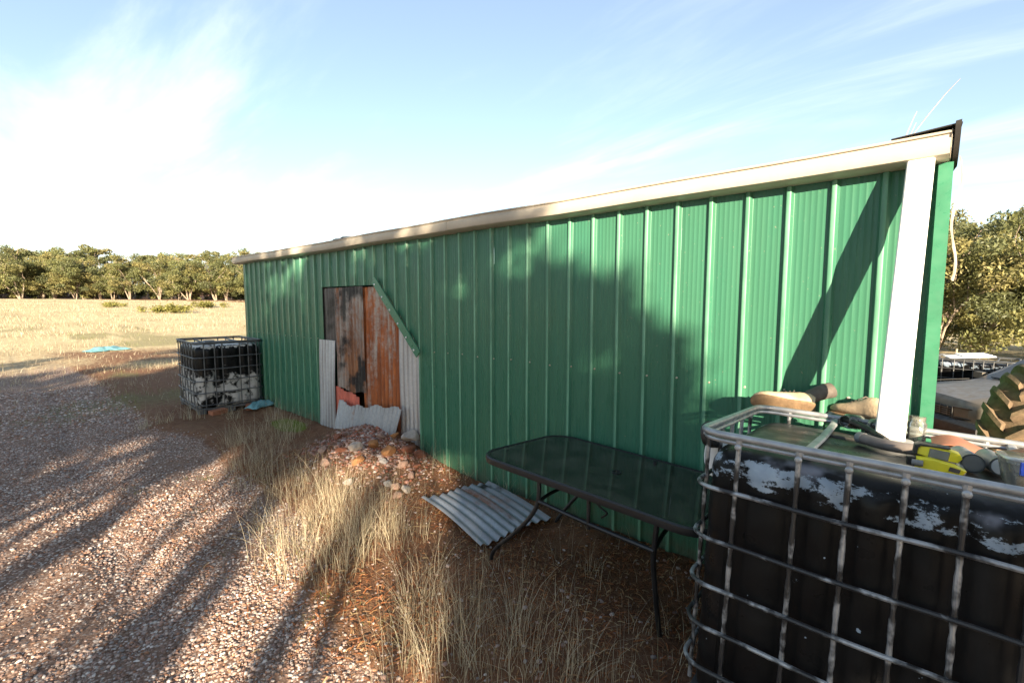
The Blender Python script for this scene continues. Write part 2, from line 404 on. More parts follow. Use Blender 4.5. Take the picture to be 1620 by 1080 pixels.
gx = axis(-6.2, 0.6, .032, -900, 900); gy = axis(-3.4, 0.1, .032, -900, 900)
GX, GY = np.meshgrid(gx, gy, indexing='ij'); GZ = T(GX, GY) + (fbm(GX * 14, GY * 14, 31, 3) - .45) * .016 * ((np.abs(GX) < 8) & (np.abs(GY) < 5))
GV = np.stack([GX, GY, GZ], -1).reshape(-1, 3); nx, ny = len(gx), len(gy)
I = (np.arange(nx - 1)[:, None] * ny + np.arange(ny - 1)[None]).ravel()
GF = np.stack([I, I + ny, I + ny + 1, I + 1], -1)

def m_ground():
    m, nt, b = mat_new('ground_earth', .95, 0, .15)
    P = obj_co(nt, world=True)
    def att(n): return nd(nt, 'ShaderNodeAttribute', attribute_name=n).outputs['Fac']
    nA = noise(nt, P, 1.3, 6, .6); nB = noise(nt, P, 11, 6, .65); nC = noise(nt, P, 60, 4, .65)
    soil = ramp(nt, mth(nt, 'ADD', mth(nt, 'MULTIPLY', nB, .6), mth(nt, 'MULTIPLY', nC, .4)), [(.30, (.070, .034, .019)), (.5, (.155, .076, .042)), (.72, (.26, .145, .080))])
    soil = mixc_(nt, mrange(nt, nA, .45, .7, 0, .55), soil, (.17, .105, .062))
    vor = nd(nt, 'ShaderNodeTexVoronoi', {'Vector': P, 'Scale': 62.0, 'Randomness': 1.0})
    vr = nd(nt, 'ShaderNodeSeparateColor', {0: vor.outputs['Color']}).outputs[0]
    peb = ramp(nt, vr, [(0, (.13, .075, .052)), (.3, (.24, .155, .115)), (.55, (.34, .24, .19)), (.8, (.45, .36, .30)), (1, (.62, .56, .50))])
    peb = mixc_(nt, mrange(nt, vor.outputs['Distance'], .35, .62, 0, .8), peb, (.10, .055, .038))
    peb = mixc_(nt, mrange(nt, noise(nt, P, 2.6, 5), .42, .66, 0, .7), peb, (.20, .125, .088))
    straw = ramp(nt, mth(nt, 'ADD', mth(nt, 'MULTIPLY', noise(nt, obj_co(nt, (1, 1, 1), True), .35, 6, .7), .5), mth(nt, 'MULTIPLY', nB, .5)), [(.3, (.27, .205, .115)), (.5, (.44, .355, .21)), (.7, (.55, .46, .29))])
    green = ramp(nt, nB, [(.3, (.065, .075, .030)), (.7, (.17, .17, .075))])
    def mk(a, lo=.35, hi=.65, amp=.5): return mrange(nt, mth(nt, 'ADD', a, mth(nt, 'MULTIPLY', mth(nt, 'SUBTRACT', nB, .5), amp)), lo, hi)
    c = mixc_(nt, mk(att('gravel')), soil, peb)
    c = mixc_(nt, mk(att('straw')), c, straw)
    c = mixc_(nt, mth(nt, 'MULTIPLY', mk(att('green'), .35, .9, 1.2), .55), c, green)
    moss = ramp(nt, nC, [(.3, (.06, .085, .012)), (.7, (.17, .20, .03))])
    c = mixc_(nt, mk(att('moss'), .35, .6, .8), c, moss)
    setc(nt, b, c)
    h = mth(nt, 'ADD', mth(nt, 'MULTIPLY', vor.outputs['Distance'], -.5), nC)
    bump(nt, b, h, .55, .012)
    return m
gme = np_mesh('ground', GV, GF, m_ground(), smooth=True)
def gattr(n, v):
    a = gme.attributes.new(n, 'FLOAT', 'POINT'); a.data.foreach_set('value', v.astype(np.float32).ravel())
gattr('gravel', gravel_mask(GX, GY))
strawm = np.maximum(sst(-10, -24, GX + (fbm(GX * .2, GY * .2, 3) - .5) * 16), sst(6, 13, GY)); strawm = np.maximum(strawm, sst(25, 60, np.abs(GY))); strawm = strawm * sst(66, 60, -np.cos(AL) * GX + np.sin(AL) * (GY + 2.95))
gattr('straw', strawm)
gattr('green', sst(.46, .62, fbm(GX * .22, GY * .5, 41)) * sst(-7.5, -11, GX) * sst(-60, -25, GX))
gattr('moss', np.exp(-(((GX + 6.35) / .40) ** 2 + ((GY + .33) / .17) ** 2)) * 1.3)
tag(link_mesh('ground', gme, None), kind='structure')

# ------------------------------------------------------------------ shed
PITCHX = .2053; RIB0 = -.380; XL, XR = -8.74, .055; ZT = 2.36
DX0, DX1, DX2 = -5.95, -4.60, -3.885; DZT = 1.875; DZ2 = 1.19
shed = thing('shed', 'long low green ribbed metal shed with cream gutter and patched doorway', 'shed', (0, 0, 0))
def prof(x0, x1):
    """outer profile of the ribbed cladding as (x, y) points, y negative = proud"""
    pts = []
    k0 = math.floor((x0 - RIB0) / PITCHX) - 1; k1 = math.ceil((x1 - RIB0) / PITCHX) + 1
    for k in range(k0, k1 + 1):
        c = RIB0 + k * PITCHX
        for dx, y in ((-.0235, 0), (-.022, -.0012), (-.0205, -.004), (-.0135, -.0180), (-.0115, -.0206), (-.0085, -.0215), (.0055, -.0215), (.0085, -.0206), (.0110, -.0180), (.0200, -.004), (.0220, -.0012), (.024, 0)): pts.append((c + dx, y))
        for q in range(5):
            m_ = c + .047 + q * .0278
            for dx, y in ((-.0045, 0), (-.0015, -.0011), (.0015, -.0011), (.0045, 0)): pts.append((m_ + dx, y))
    for e in (DX0, DX1, DX2):
        for d in (-.0008, .0008): pts.append((e + d, None))
    pts = sorted(p for p in pts if x0 < p[0] < x1)
    out = [(x0, 0)]
    known = [p for p in pts if p[1] is not None]; kx = [p[0] for p in known]; ky = [p[1] for p in known]
    for x, y in pts: out.append((x, y if y is not None else float(np.interp(x, kx, ky))))
    out.append((x1, 0)); return out
def zbot(x):
    if DX0 < x <= DX1: return DZT
    if DX1 < x < DX2: return DZT + (DZ2 - DZT) * (x - DX1) / (DX2 - DX1)
    return -.06
sheet_w = 4 * PITCHX; edges = [XR]
e = RIB0 + .024
edges = [XL] + [e - k * sheet_w for k in range(10, -1, -1) if e - k * sheet_w > XL + .15] + [XR]
for i in range(len(edges) - 1):
    P = prof(edges[i], edges[i + 1]); mb = MB(); V = []; F = []
    oy = -.0012 * (i % 2)
    for x, y in P:
        zb = zbot(x)
        for t in range(7): V.append((x, y + oy + .0016 * math.sin(x * 2.1 + t * 1.7), zb + (ZT - zb) * t / 6))
    for j in range(len(P) - 1):
        for t in range(6): F.append((j * 7 + t, (j + 1) * 7 + t, (j + 1) * 7 + t + 1, j * 7 + t + 1))
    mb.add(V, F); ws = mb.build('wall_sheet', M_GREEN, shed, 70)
    at = ws.data.attributes.new('rib_highlight', 'FLOAT', 'POINT'); vals = []  # pale crest edges, painted in as the highlights along each rib
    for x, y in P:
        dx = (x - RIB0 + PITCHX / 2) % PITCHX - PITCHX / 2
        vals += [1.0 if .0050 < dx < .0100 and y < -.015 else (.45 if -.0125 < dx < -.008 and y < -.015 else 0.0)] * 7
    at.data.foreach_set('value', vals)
    # lap edge of the sheet over its neighbour
DEP = 5.4; RISE = .62
for side, xw in ((-1, XL), (1, XR - .003)):        # ribbed end walls with raking tops
    for k in range(7):
        y0 = .13 + k * .75; y1 = min(y0 + .75, DEP); V = []; F = []
        pts = [(y0, 0)]; yy = y0 + .05
        while yy < y1 - .05:
            pts += [(yy, 0), (yy + .008, .024), (yy + .026, .024), (yy + .036, 0)]; yy += PITCHX
        pts.append((y1, 0))
        for y, o_ in pts:
            V += [(xw + side * (o_ - .024), y, -.9), (xw + side * (o_ - .024), y, ZT + .02 + RISE * y / DEP)]
        F = [(2 * q, 2 * q + 2, 2 * q + 3, 2 * q + 1) for q in range(len(pts) - 1)]
        MB().add(V, F).build('end_wall_sheet', M_GREEN, shed, 30)
mb = MB(); mb.box(((XL + XR) / 2, DEP, 1.0), (XR - XL - .1, .05, 3.2)); mb.build('back_wall', M_GREEN, shed)
for k in range(11):      # roof sheets, low pitch up to the back
    x0 = XL - .08 + k * .806; x1 = x0 + .806; V = []; F = []; n = 0
    xs = []
    for q in range(4):
        b0 = x0 + q * .2015
        for dx, h in ((0, 0), (.012, .024), (.04, .024), (.052, 0)): xs.append((b0 + dx, h))
    xs.append((x1, 0))
    for x, h in xs:
        V += [(x, -.045, ZT + .03 + h), (x, DEP + .1, ZT + .03 + RISE + h)]
    F = [(2 * j, 2 * j + 2, 2 * j + 3, 2 * j + 1) for j in range(len(xs) - 1)]
    MB().add(V, F).build('roof_sheet', M_CREAM, shed, 25)
# loose raised sheet on the roof
mb = MB(); V = []; F = []
for i in range(25):
    x = -6.75 + i * .055; z = 2.405 + .075 * (i / 24) + .006 * math.sin(i * 1.6)
    V += [(x, .02, z), (x, .75, z + .10), (x, .75, z + .096), (x, .02, z - .004)]
for i in range(24):
    for a in range(4): F.append((i * 4 + a, i * 4 + 4 + a, i * 4 + 4 + (a + 1) % 4, i * 4 + (a + 1) % 4))
mb.add(V, F); mb.build('roof_flashing', M_GALVPALE, shed)
# gutter: quad profile swept along the wall, two lengths with a join
def gutter_len(x0, x1, grow=0):
    pr = [(-.008, 2.312), (-.095, 2.318), (-.118, 2.330), (-.128, 2.352), (-.130, 2.392), (-.122, 2.398), (-.124, 2.412), (-.134, 2.414), (-.136, 2.420), (-.128, 2.426), (-.112, 2.424),
          (-.112, 2.40), (-.118, 2.35), (-.10, 2.33), (-.012, 2.325)]
    pr = [(y - grow * (1 if y < -.05 else 0), z - (grow if z < 2.34 else 0)) for y, z in pr]
    n = max(2, int((x1 - x0) / .25)); rings = []
    for i in range(n + 1):
        x = x0 + (x1 - x0) * i / n; s = .004 * math.sin(x * 1.3) + .003 * math.sin(x * 3.7)
        rings.append([(x, y + s * .4, z + s) for y, z in pr])
    return MB().loft(rings)
gutter_len(-8.86, -3.355).build('gutter', M_CREAM, shed, 35)
gutter_len(-3.35, .045).build('gutter', M_CREAM, shed, 35)
gutter_len(-3.40, -3.30, .003).build('gutter_joiner', M_CREAM, shed, 35)
mb = MB(); mb.loft([[(x, y, z) for y, z in ((-.008, 2.312), (-.095, 2.318), (-.128, 2.352), (-.131, 2.43), (-.008, 2.43))] for x in (.0465, .0485)]); mb.build('gutter_end_cap', M_CREAM, shed)
# barge end: dark folded flashing and a torn strip hanging from it
mb = MB()
mb.loft([[(.056, -.135, 2.40), (.056, -.150, 2.455), (.056, .9, 2.58), (.056, .9, 2.44), (.056, .03, 2.30), (.056, -.05, 2.33)],
         [(.075, -.135, 2.40), (.075, -.152, 2.457), (.075, .9, 2.58), (.075, .9, 2.44), (.075, .03, 2.30), (.075, -.05, 2.33)]])
mb.build('barge_flashing', M_DARK, shed)
mb = MB(); mb.loft([[(-.16, -.120, 2.430), (-.16, .4, 2.48), (-.16, .4, 2.485), (-.16, -.122, 2.434)], [(.078, -.140, 2.444), (.078, .4, 2.50), (.078, .4, 2.505), (.078, -.142, 2.449)]]); mb.build('barge_cap', M_DARK, shed)
mb = MB(); V = []; F = []
for i in range(15):
    t = i / 14; w = (.035 + .03 * math.sin(3.1 * t)) * (1 - .6 * t); z = 2.34 - .56 * t
    xo = .078 + .012 * math.sin(t * 9); y0 = .045 + .02 * math.sin(t * 5)
    V += [(xo, y0 - w, z + .01 * math.sin(i * 2.3)), (xo + .008, y0 + w, z), (xo + .012, y0 + w, z), (xo + .005, y0 - w, z)]
for i in range(14):
    for a in range(4): F.append((i * 4 + a, i * 4 + 4 + a, i * 4 + 4 + (a + 1) % 4, i * 4 + (a + 1) % 4))
MB().add(V, F).build('torn_flashing_strip', M_RUSTTRIM, shed)
# corner trim
mb = MB(); mb.loft([[(.004, -.008, z), (.012, -.034, z), (.062, -.034, z), (.064, .12, z), (.058, .12, z), (.056, -.004, z), (.004, -.004, z)] for z in (-.3, 1.0, 2.31)]); mb.build('corner_flashing', M_GREENTRIM, shed, 30)
# screws along the middle rail (too small to pick apart) and rust spots
mb = MB(); k = 0; x = RIB0 - .03
while x > XL + .1:
    for z_ in (1.187, ):
        if not (DX0 - .05 < x < DX2 + .05): mb.lathe([(.0075, 0), (.0075, .003), (.005, .004), (.005, .008), (.001, .0085)], 8, Matrix.Translation((x + .05, -.002, z_ + .006 * math.sin(x * 9))) @ Matrix.Rotation(R_(90), 4, 'X'))
    x -= PITCHX
for x in (-.31, -.10): mb.lathe([(.0085, 0), (.0085, .003), (.005, .004), (.005, .008), (.001, .0085)], 8, Matrix.Translation((x + .04, -.002, 1.185)) @ Matrix.Rotation(R_(90), 4, 'X'))
tag(mb.build('screws', M_SCREW, shed), kind='stuff')
# diagonal green flashing on the cut corner of the doorway, with its screws
p0 = Vector((-4.66, -.034, 1.93)); p1 = Vector((-3.86, -.034, 1.145)); d = (p1 - p0).normalized(); s = Vector((d.z, 0, -d.x)) * -1
mb = MB(); w = .045
mb.loft([[p + s * w, p + s * w + Vector((0, -.012, 0)), p - s * w + Vector((0, -.012, 0)), p - s * w] for p in (p0, p0.lerp(p1, .5), p1)])
fl = mb.build('door_flashing', M_GREENTRIM, shed)
mb = MB()
for t in (.05, .23, .41, .59, .77, .93):
    q = p0.lerp(p1, t) - s * .02 * (-1) ** 0
    mb.lathe([(.011, 0), (.011, .004), (.007, .008), (.001, .009)], 8, Matrix.Translation(q + Vector((0, -.012, 0))) @ Matrix.Rotation(R_(90), 4, 'X'))
tag(mb.build('flashing_screws', M_CANEND, fl), kind='stuff')
mb = MB()
mb.box((-5.96, .04, .9), (.035, .05, 1.95)); mb.build('door_jamb', M_DARK, shed)
mb = MB(); mb.box((-3.87, .04, .58), (.035, .05, 1.3)); mb.build('door_jamb', M_DARK, shed)
mb = MB(); mb.box(((XL + XR) / 2 - .05, .10, -.17), (XR - XL - .15, .14, .5)); mb.build('slab_edge', M_CONCRETE, shed)
# downpipe: rectangular, leaning out from the gutter to the tank inlet
dp0 = Vector((-.050, -.078, 2.325)); dp1 = Vector((-.078, -.515, 1.10)); dz = (dp1 - dp0).normalized(); ax = Vector((1, 0, 0)); ax = (ax - dz * ax.dot(dz)).normalized(); ay = dz.cross(ax)
def rr(w, h, r, n=3):
    o = []
    for cx, cy, a0 in ((w / 2 - r, h / 2 - r, 0), (-w / 2 + r, h / 2 - r, 90), (-w / 2 + r, -h / 2 + r, 180), (w / 2 - r, -h / 2 + r, 270)):
        for k in range(n + 1):
            a = R_(a0 + 90 * k / n); o.append((cx + r * math.cos(a), cy + r * math.sin(a)))
    return o
sec = rr(.098, .060, .012)
mb = MB(); mb.loft([[dp0.lerp(dp1, t) + ax * a + ay * b for a, b in sec] for t in (0, .33, .66, 1)], True, True, True); mb.build('downpipe', M_WHITE, shed)

# ------------------------------------------------------------------ IBC tanks
def rrect(w, d, r, n=6, x0=0, y0=0):
    o = []
    for cx, cy, a0 in ((w - r, r, -90), (w - r, d - r, 0), (r, d - r, 90), (r, r, 180)):
        for k in range(n + 1):
            a = R_(a0 + 90 * k / n); o.append((x0 + cx + r * math.cos(a), y0 + cy + r * math.sin(a)))
    return o
def resample(P, step):
    out = []
    for i in range(len(P)):
        a, b = P[i], P[(i + 1) % len(P)]; L = math.dist(a, b); n = max(1, int(round(L / step)))
        for k in range(n): out.append((a[0] + (b[0] - a[0]) * k / n, a[1] + (b[1] - a[1]) * k / n))
    return out
def ibc(name, label, loc, rot, W, D, bx, by, rings, mt, mc, detail=True, group='caged bulk liquid tanks'):
    """caged tank; local origin: base corner, x along W, y along D; rail top at z = 1.15"""
    t = thing(name, label, 'tank', loc, rot, group); H = 1.15
    # bottle
    ins = .022; base = resample(rrect(W - 2 * ins, D - 2 * ins, .11, 8, ins, ins), .018 if detail else .05)
    cx, cy = W / 2, D / 2
    lv = [(.15, -.05), (.16, -.025), (.19, -.006), (.24, 0)] + [(z, 0) for z in np.arange(.28, 1.0, .045 if detail else .12)] + [(1.0, 0), (1.03, -.004), (1.055, -.016), (1.075, -.036), (1.088, -.062), (1.096, -.10)]
    rgs = []
    for z, off in lv:
        ring = []
        for x, y in base:
            nxv, nyv = x - cx, y - cy
            # outward normal of the rounded box
            ex, ey = max(0, abs(nxv) - (W / 2 - ins - .11)), max(0, abs(nyv) - (D / 2 - ins - .11)); L = math.hypot(ex, ey) or 1
            n_ = (math.copysign(ex / L, nxv), math.copysign(ey / L, nyv))
            onx = abs(ey) > .1 and abs(ex) < .02; ony = abs(ex) > .1 and abs(ey) < .02
            dd = 9
            if onx: dd = min([abs(x - b) for b in bx] + [9])
            if ony: dd = min([abs(y - b) for b in by] + [9])
            g = -.024 * math.exp(-(dd / .030) ** 2) * min(1, max(0, (1.07 - z) / .06)) + .006 * (1 if dd < 9 else 0)
            zr = min(abs(z - r) for r in rings); g -= .005 * math.exp(-(zr / .03) ** 2)
            ring.append((x + n_[0] * (off + g), y + n_[1] * (off + g), z))
        rgs.append(ring)
    for sc_, z in ((.78, 1.100), (.62, 1.102), (.60, 1.092), (.3, 1.094), (.05, 1.096)):
        rgs.append([(cx + (x - cx) * sc_, cy + (y - cy) * sc_, z + .004 * math.sin(x * 9) * math.sin(y * 7)) for x, y, _ in rgs[len(lv) - 1]])
    MB().loft(rgs).build('bottle', mt, t, 50)
    # inlet cap
    q = (W * .44, D * .80) if detail else (W * .5, D * .5)
    MB().lathe([(.085, 1.09), (.085, 1.112), (.078, 1.118), (.02, 1.120)], 24, Matrix.Translation((q[0], q[1], 0))).build('inlet_ring', M_GREYPL, t)
    # top rail (double), rings, bars
    sd = 8 if detail else 6
    MB().tube([(x, y, H - .004) for x, y in resample(rrect(W, D, .085, 6), .2)], .0125, sd + 2, True).build('top_rail', mc, t)
    MB().tube([(x, y, H - .026) for x, y in resample(rrect(W - .012, D - .012, .082, 6, .006, .006), .2)], .0085, sd, True).build('rail_lip', mc, t)
    for z in rings:
        P = resample(rrect(W + .012, D + .012, .09, 6, -.006, -.006), .09)
        MB().tube([(x, y, z + .0025 * math.sin(x * 11 + y * 7)) for x, y in P], .0079, sd, True).build('cage_ring', mc, t)
    zs = []
    for z in np.arange(.16, H - .03, .022): zs.append(float(z))
    def bar(x, y, nx_, ny_):
        pts, rs = [], []
        for z in zs:
            dz_ = min(abs(z - r) for r in rings)
            r = .0084 - .0025 * math.exp(-((dz_ - .035) / .014) ** 2)
            pts.append((x - nx_ * .004 * math.exp(-(dz_ / .02) ** 2), y - ny_ * .004 * math.exp(-(dz_ / .02) ** 2), z)); rs.append(r)
        pts.append((x, y, H - .012)); rs.append(.012)
        o = MB().tube(pts, rs, sd, False, 1.0).build('cage_bar', mc, t)
        if detail:
            MB().lathe([(.011, 0), (.011, .004), (.006, .009), (.001, .0095)], 10, Matrix.Translation((x + nx_ * .012, y + ny_ * .012, H - .036)) @ (Matrix.Rotation(R_(90), 4, 'X') if ny_ < 0 else Matrix.Rotation(R_(-90), 4, 'Y') if nx_ < 0 else Matrix.Rotation(R_(-90), 4, 'X') if ny_ > 0 else Matrix.Rotation(R_(90), 4, 'Y'))).build('bolt', mc, o)
    for x in bx: bar(x, -.0, 0, -1); bar(x, D, 0, 1)
    for y in by: bar(0, y, -1, 0); bar(W, y, 1, 0)
    for x in (W * .262, W * .74):
        MB().tube([(x, -.002, H - .012), (x + .005, .05, H - .03), (x + .012, D * .5, H - .034), (x + .012, D - .05, H - .03), (x + .012, D, H - .012)], .011, 8, False, 1.4).build('top_strap', mc, t)
    # pallet: deck frame and feet
    mb = MB(); mb.box((W / 2, D / 2, .135), (W - .02, D - .02, .03)); mb.build('pallet_deck', M_CAGEDULL, t)
    for px in (.07, W / 2, W - .07):
        mb = MB(); mb.box((px, D / 2, .012), (.11, D - .02, .024)); mb.build('pallet_runner', M_CAGEDULL, t)
        for py in (.07, D / 2, D - .07):
            MB().box((px, py, .072), (.10, .10, .092)).build('pallet_foot', M_CAGEDULL, t)
    return t
TR = (-.082, .019, .025); TM = Euler(TR).to_matrix(); TO = Vector((-.587, -1.264, 1.226)) - TM @ Vector((0, 0, 1.15))
ibc('caged_tank', 'large black caged plastic tank in front of the downpipe, clutter on top', TO, TR, 1.2, .95,
    [.137, .315, .446, .576, .70, .83, .955, 1.08], [.13, .29, .45, .61, .77], [.95, .767, .60, .45, .30], M_TANK, M_CAGE)
ft = ibc('caged_tank', 'worn black and white caged tank against the far end of the green wall', (-8.0, -.965, float(T(-8.4, -.6)) - .06), (0, 0, R_(88)), .93, 1.15,
    [.12, .26, .36, .60, .72, .84], [.15, .33, .5, .66, .83, 1.0], [.92, .745, .565, .385, .20], M_TANKWORN, M_CAGEDULL)
for k, (x, y) in enumerate(((-8.06, -.72), (-8.05, -.28))):
    MB().box((0, 0, 0), (.11, .23, .075)).build('brick', M_BRICK)
    o = col.objects[-1]; o.location = (x + .14, y, float(T(x + .14, y)) + .03); o.rotation_euler = (0, .05, .3 + k)
    tag(o, ['loose brick on the dirt under the near corner of the worn tank', 'loose brick beside the wall under the worn tank'][k], 'brick', 'bricks by the far tank')

# timber wedge under the near tank
mb = MB(); mb.box((0, 0, 0), (.62, .09, .05)); o = mb.build('timber_bearer', M_WOOD); o.location = (-.42, -1.19, float(T(-.42, -1.19)) + .03); o.rotation_euler = (0, -.03, .12)
tag(o, 'weathered timber bearer wedged under the near corner of the large tank', 'timber')

# ------------------------------------------------------------------ patio table
tbl = thing('patio_table', 'rectangular glass patio table with black frame tilted against the green wall', 'table', (-1.4, -.5, 0))
TO2 = Vector((-2.128, -.911, .706)); TM2 = Euler((-.056, .018, -.030)).to_matrix(); L2, D2 = 1.507, .880
off = Vector((-1.4, -.5, 0))
def tw(a, b, c): return TO2 + TM2 @ Vector((a, b, c)) - off
P = resample(rrect(L2 - .03, D2 - .03, .16, 8, .015, .015), .3)
mb = MB(); mb.loft([[tw(x, y, z) for x, y in P] for z in (-.009, -.002)]); mb.build('glass_top', M_GLASS, tbl, 30)
P = resample(rrect(L2, D2, .17, 9), .12); Pi = resample(rrect(L2 - .05, D2 - .05, .145, 9, .025, .025), .12)
mb = MB(); n = len(P); V = []
def scaled(k, dz_):
    return [tw(L2 / 2 + (x - L2 / 2) * (1 - 2 * k / L2), D2 / 2 + (y - D2 / 2) * (1 - 2 * k / D2), dz_) for x, y in P]
prf = [(.022, 0.0005), (.008, .004), (.001, -.003), (0, -.022), (.004, -.038), (.018, -.040), (.022, -.012)]
mb.loft([scaled(k, z) for k, z in prf] + [scaled(*prf[0])], True, False, False); mb.build('rim', M_BLACKMETAL, tbl, 35)
c = tw(.79, .43, 0); mb = MB(); mb.lathe([(.024, -.012), (.030, -.002), (.030, .003), (.026, .0045), (.021, .004), (.020, -.012)], 20, Matrix.Translation(c) @ TM2.to_4x4()); mb.build('parasol_ring', M_BLACKMETAL, tbl)
def smooth_path(P, n=5):
    P = [Vector(p) for p in P]; out = []
    for i in range(len(P) - 1):
        p0, p1, p2, p3 = P[max(i - 1, 0)], P[i], P[i + 1], P[min(i + 2, len(P) - 1)]
        for k in range(n):
            t = k / n
            out.append(.5 * ((2 * p1) + (p2 - p0) * t + (2 * p0 - 5 * p1 + 4 * p2 - p3) * t * t + (3 * p1 - p0 - 3 * p2 + p3) * t ** 3))
    out.append(P[-1]); return out
def leg(P, r=.013, name='leg'): return MB().tube([Vector(p) - off for p in smooth_path(P)], r, 10).build(name, M_BLACKMETAL, tbl)
leg([(-1.609, -.895, .672), (-1.615, -.90, .53), (-1.668, -.905, .423), (-1.79, -.9, .284), (-1.941, -.88, .141), (-2.012, -.87, .056), (-2.034, -.86, -.01)])
leg([(-.887, -.915, .655), (-.898, -.91, .54), (-.912, -.89, .432), (-.91, -.85, .215), (-.906, -.80, -.01)])
leg([(-1.60, -.14, .64), (-1.61, -.14, .52), (-1.70, -.15, .42), (-1.85, -.17, .24), (-1.985, -.19, .05), (-1.99, -.2, -.01)])
leg([(-.86, -.14, .62), (-.87, -.14, .5), (-.87, -.12, .35), (-.83, -.10, .12), (-.82, -.10, -.01)])
leg([(-1.615, -.90, .535), (-1.27, -.905, .512), (-.90, -.91, .50)], .012, 'long_rail'); leg([(-1.61, -.14, .52), (-1.25, -.14, .50), (-.87, -.14, .48)], .012, 'long_rail')
leg([(-1.62, -.90, .525), (-1.66, -.72, .51), (-1.67, -.55, .50), (-1.66, -.3, .505), (-1.61, -.14, .515)], .011, 'cross_rail')
leg([(-.90, -.90, .51), (-.94, -.7, .50), (-.95, -.5, .49), (-.93, -.3, .49), (-.87, -.14, .49)], .011, 'cross_rail')
for x, y in ((-1.27, -.905), (-1.25, -.14)): leg([(x, y, .66), (x, y, .58), (x, y, .485)], .011, 'strut')
leg([(-1.29, -.72, .58), (-1.335, -.715, .55), (-1.31, -.71, .52), (-1.27, -.71, .50), (-1.31, -.70, .46)], .006, 'parasol_hook')

# ------------------------------------------------------------------ corrugated iron sheets
def corr(name, label, x0, x1, z0, z1, mt, pos, lean=0.0, top=None, bottom=None, phase=0., pitch=.076, amp=.0115, rot=None, left=None, right=None, grp='old iron sheets patching the doorway', bend=0):
    """vertical corrugations; local origin bottom-left; top/bottom: functions of x giving the edge height"""
    n = max(6, int((x1 - x0) / .0127)); m_ = 9; V = []; F = []
    w = x1 - x0; h = z1 - z0
    for side in (0, 1):
        for i in range(n + 1):
            x = w * i / n; y = amp * math.sin(2 * math.pi * x / pitch + phase) + side * .0012
            zb = bottom(x) if bottom else 0; zt = top(x) if top else h
            for j in range(m_ + 1):
                t = j / m_; z = zb + (zt - zb) * t
                xs = x + (left(z) * (1 - x / w) if left else 0) + (right(z) * x / w if right else 0)
                V.append((xs, y + bend * math.sin(t * 3.1) + .004 * math.sin(z * 5 + x * 3), z))
    q = (n + 1) * (m_ + 1)
    for i in range(n):
        for j in range(m_):
            a = i * (m_ + 1) + j; b = a + m_ + 1
            F.append((a, b, b + 1, a + 1)); F.append((q + a, q + a + 1, q + b + 1, q + b))
    bd = [i * (m_ + 1) for i in range(n + 1)] + [n * (m_ + 1) + j for j in range(1, m_ + 1)] + [i * (m_ + 1) + m_ for i in range(n - 1, -1, -1)] + [j for j in range(m_ - 1, 0, -1)]
    for k in range(len(bd)): a, b = bd[k], bd[(k + 1) % len(bd)]; F.append((b, a, q + a, q + b))
    me = MB().add(V, F).mesh(name, 50); o = link_mesh(name, me, mt); o.location = pos; o.rotation_euler = rot or (lean, 0, 0)
    return tag(o, label, 'iron sheet', grp)
def jag(a, f, s=0): return lambda x: a * (math.sin(x * f + s) + .6 * math.sin(x * f * 2.3 + 2 * s + 1))
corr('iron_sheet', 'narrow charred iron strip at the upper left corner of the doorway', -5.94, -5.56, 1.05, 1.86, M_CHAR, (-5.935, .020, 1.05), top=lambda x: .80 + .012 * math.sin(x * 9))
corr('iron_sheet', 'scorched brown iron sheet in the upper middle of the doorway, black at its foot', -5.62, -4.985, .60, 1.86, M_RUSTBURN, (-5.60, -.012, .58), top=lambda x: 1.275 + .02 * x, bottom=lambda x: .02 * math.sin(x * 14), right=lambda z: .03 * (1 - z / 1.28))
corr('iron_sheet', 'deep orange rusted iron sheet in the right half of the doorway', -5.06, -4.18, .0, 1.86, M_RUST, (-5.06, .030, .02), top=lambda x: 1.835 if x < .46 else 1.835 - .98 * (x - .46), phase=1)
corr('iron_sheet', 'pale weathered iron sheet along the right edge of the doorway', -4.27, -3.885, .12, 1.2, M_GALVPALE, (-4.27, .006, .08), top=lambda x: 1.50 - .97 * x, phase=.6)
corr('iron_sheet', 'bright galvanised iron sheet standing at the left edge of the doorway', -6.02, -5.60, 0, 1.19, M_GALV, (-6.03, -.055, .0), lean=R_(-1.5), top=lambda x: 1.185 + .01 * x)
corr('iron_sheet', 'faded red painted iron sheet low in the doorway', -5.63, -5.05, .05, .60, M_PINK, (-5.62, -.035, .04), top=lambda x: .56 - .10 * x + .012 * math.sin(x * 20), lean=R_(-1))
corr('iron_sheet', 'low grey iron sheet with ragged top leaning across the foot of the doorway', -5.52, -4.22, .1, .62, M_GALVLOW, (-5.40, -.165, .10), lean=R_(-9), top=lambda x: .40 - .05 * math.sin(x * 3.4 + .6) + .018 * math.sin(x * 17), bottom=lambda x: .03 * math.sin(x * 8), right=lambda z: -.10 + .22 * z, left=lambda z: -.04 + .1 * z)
# sheet lying on the ground, slightly bent
o = corr('iron_sheet', 'blue grey corrugated iron sheet with rusted end lying on the dirt by the table', 0, .63, 0, .93, M_GROUNDIRON, (-3.06, -.64, float(T(-3.0, -.5)) + .03),
         bottom=lambda x: .03 * math.sin(x * 12) + .05 * math.sin(x * 4), top=lambda x: .92 + .03 * math.sin(x * 9 + 1), bend=.022, grp='loose iron sheets')
o.rotation_euler = (Matrix.Rotation(R_(-13), 3, 'Z') @ Matrix(((0, 0, 1), (1, 0, 0), (0, 1, 0)))).to_euler()
